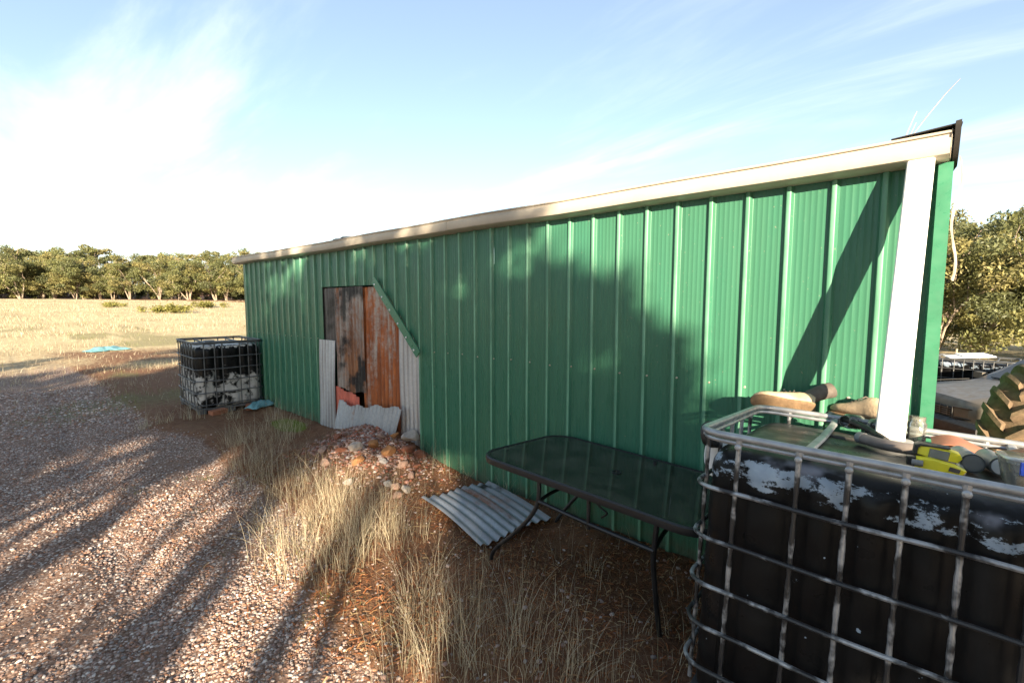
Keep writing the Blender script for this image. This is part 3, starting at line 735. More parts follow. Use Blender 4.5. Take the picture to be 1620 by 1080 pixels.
# ------------------------------------------------------------------ rubble at the doorway
def rock_mesh(seed, s):
    r = np.random.default_rng(seed); import bmesh
    bm = bmesh.new(); bmesh.ops.create_icosphere(bm, subdivisions=2, radius=1)
    pl = [(Vector(r.normal(size=3)).normalized(), r.uniform(.42, .8)) for _ in range(12)]
    for v in bm.verts:
        for n_, d_ in pl:
            k = v.co.dot(n_) - d_
            if k > 0: v.co -= n_ * k
        v.co *= 1 + .05 * math.sin(v.co.x * 7 + seed) * math.sin(v.co.y * 6)
        v.co.x *= s[0]; v.co.y *= s[1]; v.co.z *= s[2]
    me = bpy.data.meshes.new('rock'); bm.to_mesh(me); bm.free(); me.shade_smooth(); me.set_sharp_from_angle(angle=R_(18)); return me
RK = [(-4.05, -.66, .11, 1, 'flat pale rock on top of a brown one at the front of the rubble'), (-3.98, -.70, .10, 0, 'brown slab of rock beneath the pale flat one'),
      (-4.12, -.42, .085, 0, 'dark sided ochre rock resting against the low grey sheet'), (-3.93, -.36, .105, 0, 'big smooth ochre rock in the middle of the rubble'),
      (-4.22, -.26, .065, 2, 'pinkish rock touching the low grey sheet'), (-4.08, -.2, .06, 0, 'small ochre rock above the big smooth one'),
      (-3.93, -.10, .125, 1, 'large white broken rock against the pale right sheet'), (-3.84, -.20, .09, 3, 'red rock below the large white one'),
      (-3.72, -.15, .085, 3, 'dull red rock at the right shoulder of the rubble'), (-4.72, -.50, .07, 3, 'brick red rock by the bright galvanised sheet'),
      (-4.60, -.72, .085, 2, 'tan rock at the left shoulder of the rubble'), (-4.35, -.66, .07, 3, 'red rock below the faded red sheet'),
      (-4.28, -.86, .06, 2, 'orange pink stone low on the left of the rubble'), (-3.45, -.70, .055, 1, 'white stone low on the right of the rubble'),
      (-3.36, -.68, .055, 2, 'salmon stone beside the white one in the rubble'), (-3.27, -.64, .06, 1, 'whitest round stone at the foot of the rubble'),
      (-3.24, -.76, .05, 2, 'orange stone at the very foot of the rubble'), (-3.42, -.48, .06, 2, 'buff stone on the right slope of the rubble'),
      (-3.80, -.52, .055, 4, 'grey stone in the lichen patch of the rubble'), (-3.66, -.40, .06, 2, 'mauve stone under the red rocks of the rubble'),
      (-3.72, -.92, .07, 4, 'greenish grey stone low at the front of the rubble'), (-3.58, -.30, .05, 3, 'small red stone near the right edge of the rubble')]
for i, (x, y, s, m_, lab) in enumerate(RK):
    s *= .93
    o = link_mesh('rock', rock_mesh(i + 3, (s * random.uniform(.95, 1.25), s * random.uniform(.8, 1.05), s * random.uniform(.6, .82))), ROCKM[m_])
    lift = .10 if i == 0 else .05 if i in (5, 6) else 0
    o.location = (x, y, float(T(x, y)) + s * .42 + lift); o.rotation_euler = (random.uniform(-.3, .3), random.uniform(-.3, .3), random.uniform(0, 6))
    tag(o, lab, 'rock', 'rocks of the rubble heap')

# ------------------------------------------------------------------ clutter on top of the near tank
def tk(a, b, c=0.0): return TO + TM @ Vector((a, b, 1.10 + c))
TROT = Euler(TR).to_matrix()
def on_tank(name, label, cat, a, b, rz=0, c=0.0, rx=0, ry=0):
    o = thing(name, label, cat, tk(a, b, c), (TROT @ Euler((rx, ry, rz)).to_matrix()).to_euler()); return o
def boot(root, L=.29, shaft=True):
    """lies along +x: heel at 0, toe at L"""
    def ring(x, w, z0, z1, n=12, yo=0, p=2.5):
        o = []
        for k in range(n):
            a = 2 * math.pi * k / n; cc, ss_ = math.cos(a), math.sin(a)
            o.append((x, yo + w / 2 * math.copysign(abs(cc) ** (2 / p), cc), (z0 + z1) / 2 + (z1 - z0) / 2 * math.copysign(abs(ss_) ** (2 / p), ss_)))
        return o
    xs = [(0, .05, .02), (.01, .066, .02), (.06, .070, .02), (.12, .066, .02), (.19, .088, .02), (.24, .092, .02), (.275, .07, .022), (.29, .035, .026)]
    MB().loft([ring(x, w, 0 if i < 3 or i > 3 else .008, z) for i, (x, w, z) in enumerate(xs)]).build('sole', M_SOLE, root)
    us = [(.004, .05, .02, .10), (.03, .066, .018, .125), (.075, .068, .018, .125), (.11, .070, .018, .110), (.16, .078, .018, .088), (.21, .086, .018, .072), (.25, .080, .018, .064), (.278, .052, .02, .05), (.287, .02, .024, .036)]
    MB().loft([ring(*u, 14) for u in us]).build('upper', M_LEATHER, root)
    if shaft:
        MB().tube(smooth_path([(.055, 0, .085), (.04, .0, .105), (.02, 0, .13), (-.01, .005, .16), (-.04, .01, .185), (-.06, .01, .20)]), [.034] * 5 + [.038] * 5 + [.041] * 5 + [.044] * 5 + [.047] * 6, 12, False, .8).build('shaft', M_BOOTDARK, root)
    for k in range(6):
        MB().tube([(.10 + k * .018, -.03, .112 - k * .009), (.11 + k * .018, .0, .122 - k * .009), (.10 + k * .018, .03, .112 - k * .009)], .003, 6).build('lace', M_BOOTDARK, root)
b1 = on_tank('boot', 'worn tan work boot lying on the back rail of the large tank', 'boot', .235, 1.02, R_(186), .062, R_(66)); boot(b1)
b2 = on_tank('boot', 'second tan boot behind the jars near the downpipe', 'boot', .50, 1.10, R_(140), .02, R_(5)); boot(b2, shaft=False)
def lathe_thing(name, label, cat, prof_, mt, a, b, part, rot=(0, 0, 0), c=0., n=20):
    t = thing(name, label, cat, tk(a, b, c), (TROT @ Euler(rot).to_matrix()).to_euler()); MB().lathe(prof_, n).build(part, mt, t); return t
jarp = [(.030, 0), (.034, .004), (.034, .075), (.026, .088), (.026, .10), (.023, .10), (.023, .088), (.031, .074), (.031, .007), (.001, .006)]
j = lathe_thing('jar', 'clear glass jar lying beside the downpipe foot, second boot behind', 'jar', jarp, M_JAR, .47, .93, 'glass', (R_(80), 0, R_(40)), .035)
MB().lathe([(.029, .088), (.029, .106), (.001, .107)], 20).build('lid', M_CANEND, j)
j = lathe_thing('jar', 'clear glass jar standing right of the downpipe by the rail', 'jar', jarp, M_JAR, .615, .93, 'glass')
MB().lathe([(.029, .088), (.029, .106), (.001, .107)], 20).build('lid', M_JAR, j)
j = lathe_thing('jar', 'dusty glass jar tipped between the black hose and the boots', 'jar', jarp, M_JAR, .415, .98, 'glass', (R_(85), 0, R_(-30)), .035)
def hose(name, label, cat, P, r, mt, part='pipe'):
    t = thing(name, label, cat, tk(*P[0])); l0 = tk(*P[0])
    MB().tube([tk(*p) - l0 for p in smooth_path(P)], r, 12).build(part, mt, t); return t
h = hose('hose', 'short black rubber hose lying on the tank from boot to downpipe', 'hose', [(.30, 1.02, .045), (.37, .93, .045), (.46, .78, .035), (.52, .66, .02)], .0125, M_BLACKRUB)
MB().tube([tk(.295, 1.03, .0455) - tk(.30, 1.02, .045), tk(.31, 1.005, .0455) - tk(.30, 1.02, .045)], .015, 12).build('collar', M_GREYPL, h)
h = hose('pipe_offcut', 'curved sun-bleached grey pipe offcut in front of the downpipe foot', 'pipe', [(.44, .61, .022), (.50, .545, .022), (.56, .525, .022), (.64, .55, .022)], .021, M_GREYBROWN)
MB().tube([tk(.436, .612, .022) - tk(.44, .61, .022), tk(.452, .596, .022) - tk(.44, .61, .022)], .0235, 12).build('pipe_socket', M_GREYPL, h)
# yellow cordless tool: two yellow shells, black grip and base
tl = on_tank('power_tool', 'yellow and black power tool lying on the tank behind the rail', 'tool', .60, .28, R_(2), .005); tl.scale = (.66, .8, .72)
def slab(P, y0, y1, bev=.006):
    """closed outline in x-z extruded in y with bevelled rims"""
    n = len(P); cx = sum(p[0] for p in P) / n; cz = sum(p[1] for p in P) / n
    def rg(y, k): return [(cx + (x - cx) * k, y, cz + (z - cz) * k) for x, z in P]
    return MB().loft([rg(y0, .90), rg(y0 + bev, 1), rg(y1 - bev, 1), rg(y1, .90)])
slab([(0, .055), (.015, .092), (.06, .100), (.12, .094), (.165, .082), (.175, .062), (.16, .040), (.06, .044)], .05, .115).build('rear_shell', M_YELLOW, tl)
slab([(.05, .048), (.055, .088), (.13, .084), (.125, .044)], .042, .056).build('grip', M_GREYPL, tl)
slab([(-.006, .05), (-.002, .094), (.014, .104), (.13, .102), (.13, .097), (.02, .096), (.008, .084), (.006, .05)], .044, .12).build('guard', M_BLACKRUB, tl)
slab([(.0, .004), (.004, .046), (.06, .050), (.15, .036), (.185, .022), (.17, .0), (.06, -.004)], -.01, .055).build('front_shell', M_YELLOW, tl)
slab([(-.03, .006), (-.03, .044), (.004, .047), (.004, .003)], .0, .05).build('motor_housing', M_BLACKRUB, tl)
MB().tube([(-.012, -.008, .024), (.03, -.014, .026)], .014, 12).build('trigger', M_GREYPL, tl)
slab([(.12, .012), (.125, .032), (.165, .026), (.16, .008)], -.014, .0).build('battery', M_BOOTDARK, tl)
for a, b, lab in ((.745, .40, 'grey metal can lying on its side, nearer the yellow tool'), (.815, .43, 'grey can with white end lying next to the clear box')):
    t = on_tank('can', lab, 'can', a, b, R_(8), .030, R_(0)); first = 'nearer' in lab
    MB().lathe([(.028, 0), (.030, .003), (.030, .155), (.028, .158)], 22, Matrix.Rotation(R_(-90), 4, 'X')).build('can_body', M_GREYPL, t)
    MB().lathe([(.0255, -.002), (.026, .002)], 22, Matrix.Rotation(R_(-90), 4, 'X')).build('can_end', M_GREYPL if first else M_CANEND, t)
    MB().lathe([(.031, 0), (.031, .005), (.0302, .006)], 22, Matrix.Rotation(R_(-90), 4, 'X')).build('can_rim', M_CAGEDULL, t)
hose('metal_rod', 'dark grey rod lying between the yellow tool and the cans', 'rod', [(.70, .62, .02), (.715, .45, .015), (.715, .30, .012)], .008, M_GREYPL, 'rod')
# terracotta strip
t = thing('rubber_strip', 'wavy terracotta coloured strip along the back rail of the large tank', 'strip', tk(.70, .80)); V = []; F = []; l0 = tk(.70, .80)
for i in range(27):
    u = i / 26; a = .66 + .34 * u; z = .02 + .018 * math.sin(u * 9)
    for b, dz_ in ((.72 - .08 * u, 0), (.86, .016), (.86, .012), (.72 - .08 * u, -.004)): V.append(tk(a, b, z + dz_) - l0)
for i in range(26):
    for q in range(4): F.append((i * 4 + q, i * 4 + 4 + q, i * 4 + 4 + (q + 1) % 4, i * 4 + (q + 1) % 4))
MB().add(V, F).build('strip', M_TERRA, t)
# clear lunch box with a blue clip
bx_ = on_tank('lunch_box', 'cloudy clear plastic box with a blue clip on the tank top', 'box', .80, .20, R_(4), .004)
P = rrect(.26, .17, .03, 4); 
def rs(P, k, z, w=.26, d=.17): return [(w / 2 + (x - w / 2) * k, d / 2 + (y - d / 2) * k, z) for x, y in P]
MB().loft([rs(P, .86, 0), rs(P, .9, .004), rs(P, 1, .075), rs(P, .975, .075), rs(P, .88, .008)], True, True, True).build('tub', M_CLEARPL, bx_)
MB().loft([rs(P, 1.02, .075), rs(P, 1.04, .079), rs(P, 1.04, .086), rs(P, .96, .090)]).build('lid', M_CLEARPL, bx_)
mb = MB(); mb.box((.07, -.006, .068), (.10, .012, .036)); mb.box((.07, -.012, .056), (.10, .006, .008)); mb.build('clip', M_BLUE, bx_)
# white bucket and black lump hung on the left side of the tank
t = thing('plastic_tub', 'small white plastic tub hanging on the side of the large tank', 'tub', (-.645, -.86, .93), (.05, .1, 0))
MB().lathe([(.042, 0), (.046, .004), (.055, .13), (.060, .132), (.060, .142), (.052, .142), (.042, .008), (.001, .007)], 22).build('tub', M_WHITEPL, t)
MB().tube([(-.058 * math.cos(a), -.058 * math.sin(a), .12 - .10 * math.sin(a)) for a in np.linspace(0, math.pi, 14)], .0025, 6).build('handle', M_WHITEPL, t)
t = thing('rubber_bung', 'black rubber bung hooked under the left rail of the large tank', 'bung', (-.635, -.98, 1.135), (0, R_(80), 0))
MB().lathe([(.02, -.03), (.045, -.028), (.055, -.01), (.055, .02), (.045, .03), (.01, .032)], 18).build('plug', M_BLACKRUB, t)
MB().lathe([(.02, .03), (.022, .05), (.016, .055), (.001, .056)], 14).build('bung_knob', M_BLACKRUB, t)

# ------------------------------------------------------------------ scattered cloths
def crumple(name, label, x, y, L, Wd, h, seed, mt):
    n, m_ = 22, 14; u = np.linspace(-1, 1, n)[:, None] + np.zeros((1, m_)); v = np.linspace(-1, 1, m_)[None] + np.zeros((n, 1))
    X = u * L / 2 * (1 + .2 * (vnoise(v * 2 + 5, u * 0 + seed, seed) - .5)); Y = v * Wd / 2 * (1 + .4 * (vnoise(u * 2.3, v * 0 + seed, seed + 1) - .5))
    Z = h * fbm(u * 2.2 + seed, v * 2.2, seed, 4) * (1.15 - np.maximum(np.abs(u), np.abs(v)) ** 2)
    V = np.stack([X, Y, Z], -1).reshape(-1, 3); J = (np.arange(n - 1)[:, None] * m_ + np.arange(m_ - 1)[None]).ravel()
    o = link_mesh(name, np_mesh(name, V, np.stack([J, J + m_, J + m_ + 1, J + 1], -1), mt, smooth=True), None)
    o.location = (x, y, float(T(x, y)) + .012); o.rotation_euler = (0, 0, seed); md = o.modifiers.new('thickness', 'SOLIDIFY'); md.thickness = .004
    return tag(o, label, 'tarpaulin', 'scraps of teal tarpaulin')
crumple('tarpaulin', 'crumpled teal tarpaulin scrap at the foot of the far tank', -7.75, -.17, .42, .26, .16, 2, M_TEAL)
crumple('tarpaulin', 'faded teal tarpaulin lying flat in the open paddock', -20.4, -.35, 1.15, .6, .22, 5, M_TEAL)

# ------------------------------------------------------------------ right background: tyre, car, tank, post
def tractor_tyre():
    t = thing('tractor_tyre', 'huge dusty tractor tyre with chevron lugs beyond the large tank', 'tyre', (.88, 3.22, .44), (0, 0, R_(152)))
    R0, Wd = .66, .44    # axis along local x
    pr = [(-.12, .36), (-.19, .40), (-.22, .50), (-.215, .60), (-.17, .645), (-.09, .662), (0, .667), (.09, .662), (.17, .645), (.215, .60), (.22, .50), (.19, .40), (.12, .36), (0, .35)]
    rings = []
    for k in range(64):
        a = 2 * math.pi * k / 64; rings.append([(x, r * math.cos(a), r * math.sin(a)) for x, r in pr])
    MB().loft(rings + [rings[0]], True, False, False).build('casing', M_TYRE, t)
    def lug(a0, sgn):
        sec = []
        for u in range(7):
            f = u / 6; x = sgn * (.02 + .215 * f); a = a0 + .30 * f
            rb = float(np.interp(abs(x), [0, .09, .17, .215, .235], [.667, .662, .645, .60, .56])) - .02; rt = rb + .085 - .012 * f
            hw = .026 + .008 * f; q = []
            for da, r in ((-hw * 1.5, rb), (-hw * .75, rt), (hw * .75, rt), (hw * 1.5, rb)):
                aa = a + da / .66; q.append((x, r * math.cos(aa), r * math.sin(aa)))
            sec.append(q)
        return MB().loft(sec)
    me1 = None
    for k in range(22):
        a = 2 * math.pi * k / 22
        lug(a, 1).build('lug', M_TYRE, t, 30); lug(a + math.pi / 22, -1).build('lug', M_TYRE, t, 30)
    MB().lathe([(.34, -.10), (.36, -.12), (.36, .12), (.34, .10), (.2, .06), (.19, -.06)], 32, Matrix.Rotation(R_(90), 4, 'Y')).build('rim', M_TYRE, t)
tractor_tyre()

def car():
    t = thing('car', 'dusty silver car nosed in behind the shed, headlight and grille showing', 'car', (.214, 6.5, -.485), (0, 0, math.atan2(-.60, -.81)))
    # local: +x = nose direction, y = left of car
    half = [(.0, .30, .70), (.03, .36, .78), (.25, .40, .835), (1.05, .42, .89), (1.25, .42, .93), (1.9, .42, 1.36), (2.3, .42, 1.42), (3.2, .42, 1.40), (3.9, .44, 1.02), (4.5, .46, .95), (4.6, .5, .7)]
    rings = []
    for x, zb, zt in half:
        w = .86 if x > .1 else .70 + x * 1.6
        wt_ = w * (.93 if zt < 1.0 else .72)
        zm = min(zt, .80)
        rings.append([(-x, -w * .96, .22), (-x, -w, .45), (-x, -w, zm - .06), (-x, -wt_, zt - .03 if zt > 1 else zt - .02), (-x, -wt_ * .6, zt), (-x, 0, zt + .015), (-x, wt_ * .6, zt), (-x, wt_, zt - .03 if zt > 1 else zt - .02), (-x, w, zm - .06), (-x, w, .45), (-x, w * .96, .22)])
    MB().loft(rings).build('body', M_CARPAINT, t, 50)
    MB().loft([[(.05, y, .22), (.10, y, .30), (.10, y, .44), (.04, y, .50), (-.1, y, .50), (-.1, y, .22)] for y in (-.80, -.4, 0, .4, .80)]).build('bumper', M_CARDARK, t)
    gr = MB().box((.02, 0, .585), (.03, .66, .13)).build('grille', M_CARDARK, t)
    for k in range(4): MB().box((.04, 0, .54 + k * .03), (.02, .64, .010)).build('grille_bar', M_CARPAINT, gr)
    for k in range(5): MB().box((.043, -.26 + k * .13, .585), (.016, .010, .13)).build('grille_bar', M_CARPAINT, gr)
    for s in (-1, 1):
        hl = MB().loft([[(.045 - .10 * f, s * (.37 + .38 * f), .525 + .02 * f), (.050 - .10 * f, s * (.37 + .38 * f), .66 + .01 * f), (-.05 - .10 * f, s * (.37 + .38 * f), .66), (-.05 - .1 * f, s * (.37 + .38 * f), .525)] for f in (0, .33, .66, 1)]).build('headlight', M_LAMP, t)
        MB().tube([(.052, s * .36, .515), (.052, s * .36, .672), (-.05, s * .765, .678), (-.05, s * .765, .535), (.052, s * .36, .515)], .012, 6).build('headlight_rim', M_CARDARK, hl)
        for x in (-.85, -3.6):
            wh = MB().lathe([(.2, -.09), (.30, -.10), (.315, -.06), (.315, .06), (.30, .10), (.2, .09)], 24, Matrix.Translation((x, s * .78, .30)) @ Matrix.Rotation(R_(90), 4, 'X')).build('wheel', M_BLACKRUB, t)
            MB().lathe([(.19, -.02), (.19, .02), (.05, .03), (.01, .03)], 20, Matrix.Translation((x, s * .85, .30)) @ Matrix.Rotation(R_(-90 * s), 4, 'X')).build('rim', M_CAGEDULL, wh)
    MB().loft([[(-1.28, -.62, .95), (-1.86, -.56, 1.33), (-1.86, .56, 1.33), (-1.28, .62, .95)], [(-1.26, -.62, .965), (-1.84, -.56, 1.345), (-1.84, .56, 1.345), (-1.26, .62, .965)]]).build('windscreen', M_CARGLASS, t)
    MB().tube([(-.18, -.76, .80), (-.6, -.80, .872), (-1.1, -.80, .90)], .006, 6).build('bonnet_seam', M_CARDARK, t)
    MB().tube([(-.18, .76, .80), (-.6, .80, .872), (-1.1, .80, .90)], .006, 6).build('bonnet_seam', M_CARDARK, t)
    mi = MB().loft([[(-1.35 + a, -.98 + b, .90 + c_) for a, c_ in ((-.05, 0), (.04, .0), (.04, .1), (-.05, .1))] for b in (0, .16)]).build('mirror', M_CARPAINT, t)
    return t
car()
ibc('caged_tank', 'black caged tank with pale litter on top behind the parked car', (.20, 10.1, float(T(.8, 10.3))), (0, 0, R_(-8)), 1.2, 1.0, [.14, .32, .46, .6, .74, .88, 1.06], [.14, .3, .5, .7, .86], [.95, .75, .55, .35], M_TANK, M_CAGEDULL, False)
t = thing('plank', 'pale broken board lying on the tank behind the car', 'plank', (.75, 10.5, float(T(.8, 10.3)) + 1.18), (.1, -.05, .5)); MB().box((0, 0, 0), (.8, .22, .02)).build('board', M_WHITEPL, t); MB().box((.1, .05, .022), (.5, .25, .018)).build('board', M_WHITEPL, t)
t = thing('fence_post', 'thin leaning timber post in the dry grass right of the shed', 'post', (.86, 19.6, float(T(.86, 19.6))), (0, .08, 0))
MB().tube([(0, 0, -.2), (.01, 0, .5), (0, 0, .92)], [.035, .033, .03], 8).build('post', M_WOOD, t)

# ------------------------------------------------------------------ dry stalks standing in the gutter
for i, (x, h_, lx, lab) in enumerate(((-.12, .14, .045, 'short pale stalk growing out of the gutter, leftmost of three'), (-.105, .09, .03, 'shortest dry stalk growing out of the gutter'), (-.11, .24, .17, 'long leaning dry stalk growing out of the gutter end'))):
    t = thing('dry_stalk', lab, 'grass stalk', (x, -.10, 2.40), group='stalks growing from the gutter')
    MB().tube([(0, 0, 0), (lx * .4, 0, h_ * .45), (lx * .75, -.005, h_ * .8), (lx, -.01, h_)], [.0022, .002, .0016, .001], 5).build('stalk', M_RUSTTRIM, t)

# ------------------------------------------------------------------ gravel stones
t_ = (1 + 5 ** .5) / 2
ICO = np.array([(-1, t_, 0), (1, t_, 0), (-1, -t_, 0), (1, -t_, 0), (0, -1, t_), (0, 1, t_), (0, -1, -t_), (0, 1, -t_), (t_, 0, -1), (t_, 0, 1), (-t_, 0, -1), (-t_, 0, 1)]) / math.sqrt(1 + t_ * t_)
ICF = np.array([(0, 11, 5), (0, 5, 1), (0, 1, 7), (0, 7, 10), (0, 10, 11), (1, 5, 9), (5, 11, 4), (11, 10, 2), (10, 7, 6), (7, 1, 8), (3, 9, 4), (3, 4, 2), (3, 2, 6), (3, 6, 8), (3, 8, 9), (4, 9, 5), (2, 4, 11), (6, 2, 10), (8, 6, 7), (9, 8, 1)])
def stones(x, y, s, palette, wts):
    n = len(x); z = T(x, y)
    V = ICO[None] * (1 + rng.normal(0, .16, (n, 12, 1)))
    V = V * (s[:, None, None] * np.stack([rng.uniform(.8, 1.35, n), rng.uniform(.7, 1.1, n), rng.uniform(.45, .8, n)], -1)[:, None])
    a = rng.uniform(0, 6.28, n); ca, sa = np.cos(a)[:, None], np.sin(a)[:, None]
    X = V[..., 0] * ca - V[..., 1] * sa + x[:, None]; Y = V[..., 0] * sa + V[..., 1] * ca + y[:, None]; Z = V[..., 2] + (z + s * .12)[:, None]
    F = (ICF[None] + (np.arange(n) * 12)[:, None, None]).reshape(-1, 3)
    pal = np.array(palette)[rng.choice(len(palette), n, p=wts)] * rng.uniform(.7, 1.25, (n, 1))
    return np.stack([X, Y, Z], -1).reshape(-1, 3), F, np.repeat(pal, 12, 0)
PAL = [(.50, .44, .40), (.37, .285, .245), (.27, .175, .14), (.18, .11, .08), (.30, .155, .095), (.23, .20, .19)]; WT = [.14, .26, .28, .17, .07, .08]
xs, ys, ss_ = [], [], []
def scatter(x0, x1, y0, y1, dens, smin, smax, fn):
    n = int((x1 - x0) * (y1 - y0) * dens); x = rng.uniform(x0, x1, n); y = rng.uniform(y0, y1, n)
    k = rng.uniform(0, 1, n) < fn(x, y); x, y = x[k], y[k]
    xs.append(x); ys.append(y); ss_.append(smin + (smax - smin) * rng.uniform(0, 1, len(x)) ** 2.4)
patch = lambda x, y: .22 + .78 * sst(.35, .6, fbm(x * 1.1, y * 2.2, 77))
scatter(-4.3, -1.2, -3.15, -1.2, 6200, .0038, .0125, lambda x, y: gravel_mask(x, y) * patch(x, y))
scatter(-8.5, -4.3, -3.6, -.9, 2600, .0055, .0145, lambda x, y: gravel_mask(x, y) * patch(x, y))
scatter(-13, -8.5, -4.2, -1.0, 420, .012, .022, lambda x, y: gravel_mask(x, y))
scatter(-4.3, -.6, -2.2, -.1, 150, .006, .016, lambda x, y: 1 - gravel_mask(x, y))
x, y, s = np.concatenate(xs), np.concatenate(ys), np.concatenate(ss_)
V, F, Cc = stones(x, y, s, PAL, WT)
tag(link_mesh('gravel', np_mesh('gravel', V, F, M_PEBBLE, Cc), None), 'pale pink and brown gravel spread over the yard', 'gravel', kind='stuff')
xs, ys, ss_ = [], [], []
mound = lambda x, y: np.exp(-(((x + 4.25) / .62) ** 2 + ((y + .36) / .40) ** 2)) * (y < -.1)
scatter(-5.4, -3.0, -1.15, -.08, 3600, .007, .024, mound)
x, y, s = np.concatenate(xs), np.concatenate(ys), np.concatenate(ss_)
V, F, Cc = stones(x, y, s, [(.30, .16, .12), (.26, .09, .055), (.34, .24, .20), (.22, .15, .135), (.44, .37, .33)], [.3, .2, .25, .15, .1])
tag(link_mesh('rubble', np_mesh('rubble', V, F, M_PEBBLE, Cc), None), 'small broken stones making up the heap below the patched doorway', 'rubble', kind='stuff')

# ------------------------------------------------------------------ leaf litter
n = 42000; x = rng.uniform(-5.2, -.5, n); y = rng.uniform(-2.35, -.04, n); g = gravel_mask(x, y)
dens = (1 - g) * (.35 + .65 * sst(.38, .6, fbm(x * 1.7, y * 1.7, 55))) + .10 * g
k = rng.uniform(0, 1, n) < dens * (1 - .8 * mound(x, y)); x, y = x[k], y[k]; n = len(x)
L = rng.uniform(.012, .055, n); Wd = rng.uniform(.0007, .0024, n); a = rng.uniform(0, 6.28, n); z = T(x, y)
dx, dy = np.cos(a), np.sin(a); h0 = rng.uniform(.002, .012, n); tl_ = rng.uniform(-.012, .02, n); cv = rng.uniform(.0, .4, n)
V = np.zeros((n, 6, 3))
for i, (f, lift) in enumerate(((-.5, 0), (.0, 1), (.5, 0))):
    for j, s in enumerate((-1, 1)):
        V[:, i * 2 + j, 0] = x + dx * L * f - dy * Wd * s; V[:, i * 2 + j, 1] = y + dy * L * f + dx * Wd * s
        V[:, i * 2 + j, 2] = z + h0 + f * tl_ + lift * L * cv * .35 + s * Wd * .6
base = (np.arange(n) * 6)[:, None]
F = np.concatenate([base + np.array([0, 2, 3, 1]), base + np.array([2, 4, 5, 3])])
pal = np.array([(.27, .10, .038), (.19, .072, .030), (.30, .16, .07), (.36, .25, .13), (.11, .055, .03)])[rng.choice(5, n, p=[.28, .28, .18, .10, .16])] * rng.uniform(.7, 1.2, (n, 1))
tag(link_mesh('leaf_litter', np_mesh('leaf_litter', V.reshape(-1, 3), F, M_LITTER, np.repeat(pal, 6, 0)), None), 'orange brown bark and leaf litter on the dirt along the shed', 'litter', kind='stuff')

# ------------------------------------------------------------------ dry grass
def blades(bx, by, ln, lean, laz, wd, tint, nseg=4):
    """vectorised curved tapering blades"""
    n = len(bx); z = T(bx, by); V = np.zeros((n, (nseg + 1) * 2, 3)); wa = rng.uniform(0, 6.28, n)
    for i in range(nseg + 1):
        t = i / nseg; hgt = ln * (t - .30 * lean * t ** 2.2); out = ln * lean * t ** 1.8
        px, py = bx + np.cos(laz) * out, by + np.sin(laz) * out; w = wd * (1 - .86 * t)
        for j, s in enumerate((-1, 1)):
            V[:, i * 2 + j, 0] = px + np.cos(wa) * w * s; V[:, i * 2 + j, 1] = py + np.sin(wa) * w * s; V[:, i * 2 + j, 2] = z + hgt - .008
    b = (np.arange(n) * (nseg + 1) * 2)[:, None]
    F = np.concatenate([b + np.array([2 * i, 2 * i + 2, 2 * i + 3, 2 * i + 1]) for i in range(nseg)])
    return V.reshape(-1, 3), F, np.repeat(tint, (nseg + 1) * 2, 0)
SP = np.array([(.45, .385, .27), (.38, .315, .205), (.53, .465, .34), (.27, .205, .13), (.28, .265, .165)])
def tussocks(spots, nb, ln, spread, lean, wd=.0014, sp=(.28, .26, .26, .14, .06)):
    BX, BY, LN, LE, LA, WD = [], [], [], [], [], []
    for (x, y) in spots:
        m_ = int(nb * rng.uniform(.6, 1.4)); a = rng.uniform(0, 6.28, m_); r = spread * np.sqrt(rng.uniform(0, 1, m_))
        BX.append(x + r * np.cos(a)); BY.append(y + r * np.sin(a)); LN.append(ln * rng.uniform(.2, 1.2, m_) * rng.uniform(.65, 1.2))
        LE.append(np.abs(rng.normal(lean, .30, m_)).clip(.02, .95)); LA.append(a + rng.normal(.0, .7, m_)); WD.append(wd * rng.uniform(.6, 1.4, m_))
    BX, BY, LN, LE, LA, WD = map(np.concatenate, (BX, BY, LN, LE, LA, WD)); tint = SP[rng.choice(5, len(BX), p=sp)] * rng.uniform(.75, 1.2, (len(BX), 1))
    return blades(BX, BY, LN, LE, LA, WD, tint)
TB = [(-5.13, -1.3), (-4.61, -1.4), (-4.08, -1.49), (-3.64, -1.56), (-3.27, -1.62), (-3.19, -1.78), (-2.88, -1.71), (-2.66, -1.65), (-2.77, -1.51), (-3.14, -1.5), (-2.71, -1.45), (-2.76, -1.28), (-2.93, -1.07), (-3.2, -1.17), (-3.56, -1.19), (-3.84, -1.28), (-4.38, -1.21), (-3.36, -0.95), (-3.7, -0.98), (-2.67, -1.09), (-5.28, -1.04), (-5.65, -0.76), (-5.83, -0.57), (-6.04, -0.93), (-6.04, -1.1), (-4.02, -1.08), (-3.6, -1.06), (-3.4, -1.3), (-3.0, -1.32), (-4.2, -1.3), (-4.9, -1.15)]
TF = [(-1.85, -1.63), (-1.62, -1.65), (-1.68, -1.48), (-1.41, -1.57), (-1.5, -1.72), (-1.67, -1.8), (-1.38, -1.44), (-1.22, -1.4), (-1.78, -1.31), (-1.47, -1.24), (-1.13, -1.38), (-1.07, -1.21), (-2.03, -1.46), (-2.15, -1.32)]
TS = [(-1.4, -0.89), (-1.48, -0.56), (-1.01, -0.89), (-0.82, -0.89), (-0.91, -0.46), (-0.81, -0.76), (-0.79, -1.09), (-0.94, -1.15), (-1.69, -0.55), (-1.93, -0.95), (-3.58, -0.15), (-3.43, -0.26), (-3.42, -0.1), (-3.25, -.15), (-3.1, -0.07), (-2.6, -.09), (-6.1, -.2), (-6.2, -.5)]
TT = [(-7.92, -1.53), (-7.85, -1.65), (-7.9, -1.38), (-7.93, -1.16), (-7.85, -1.05), (-7.8, -0.98), (-7.75, -0.64), (-6.78, -0.39), (-6.33, -0.64), (-6.31, -0.41), (-7.38, -0.68)]
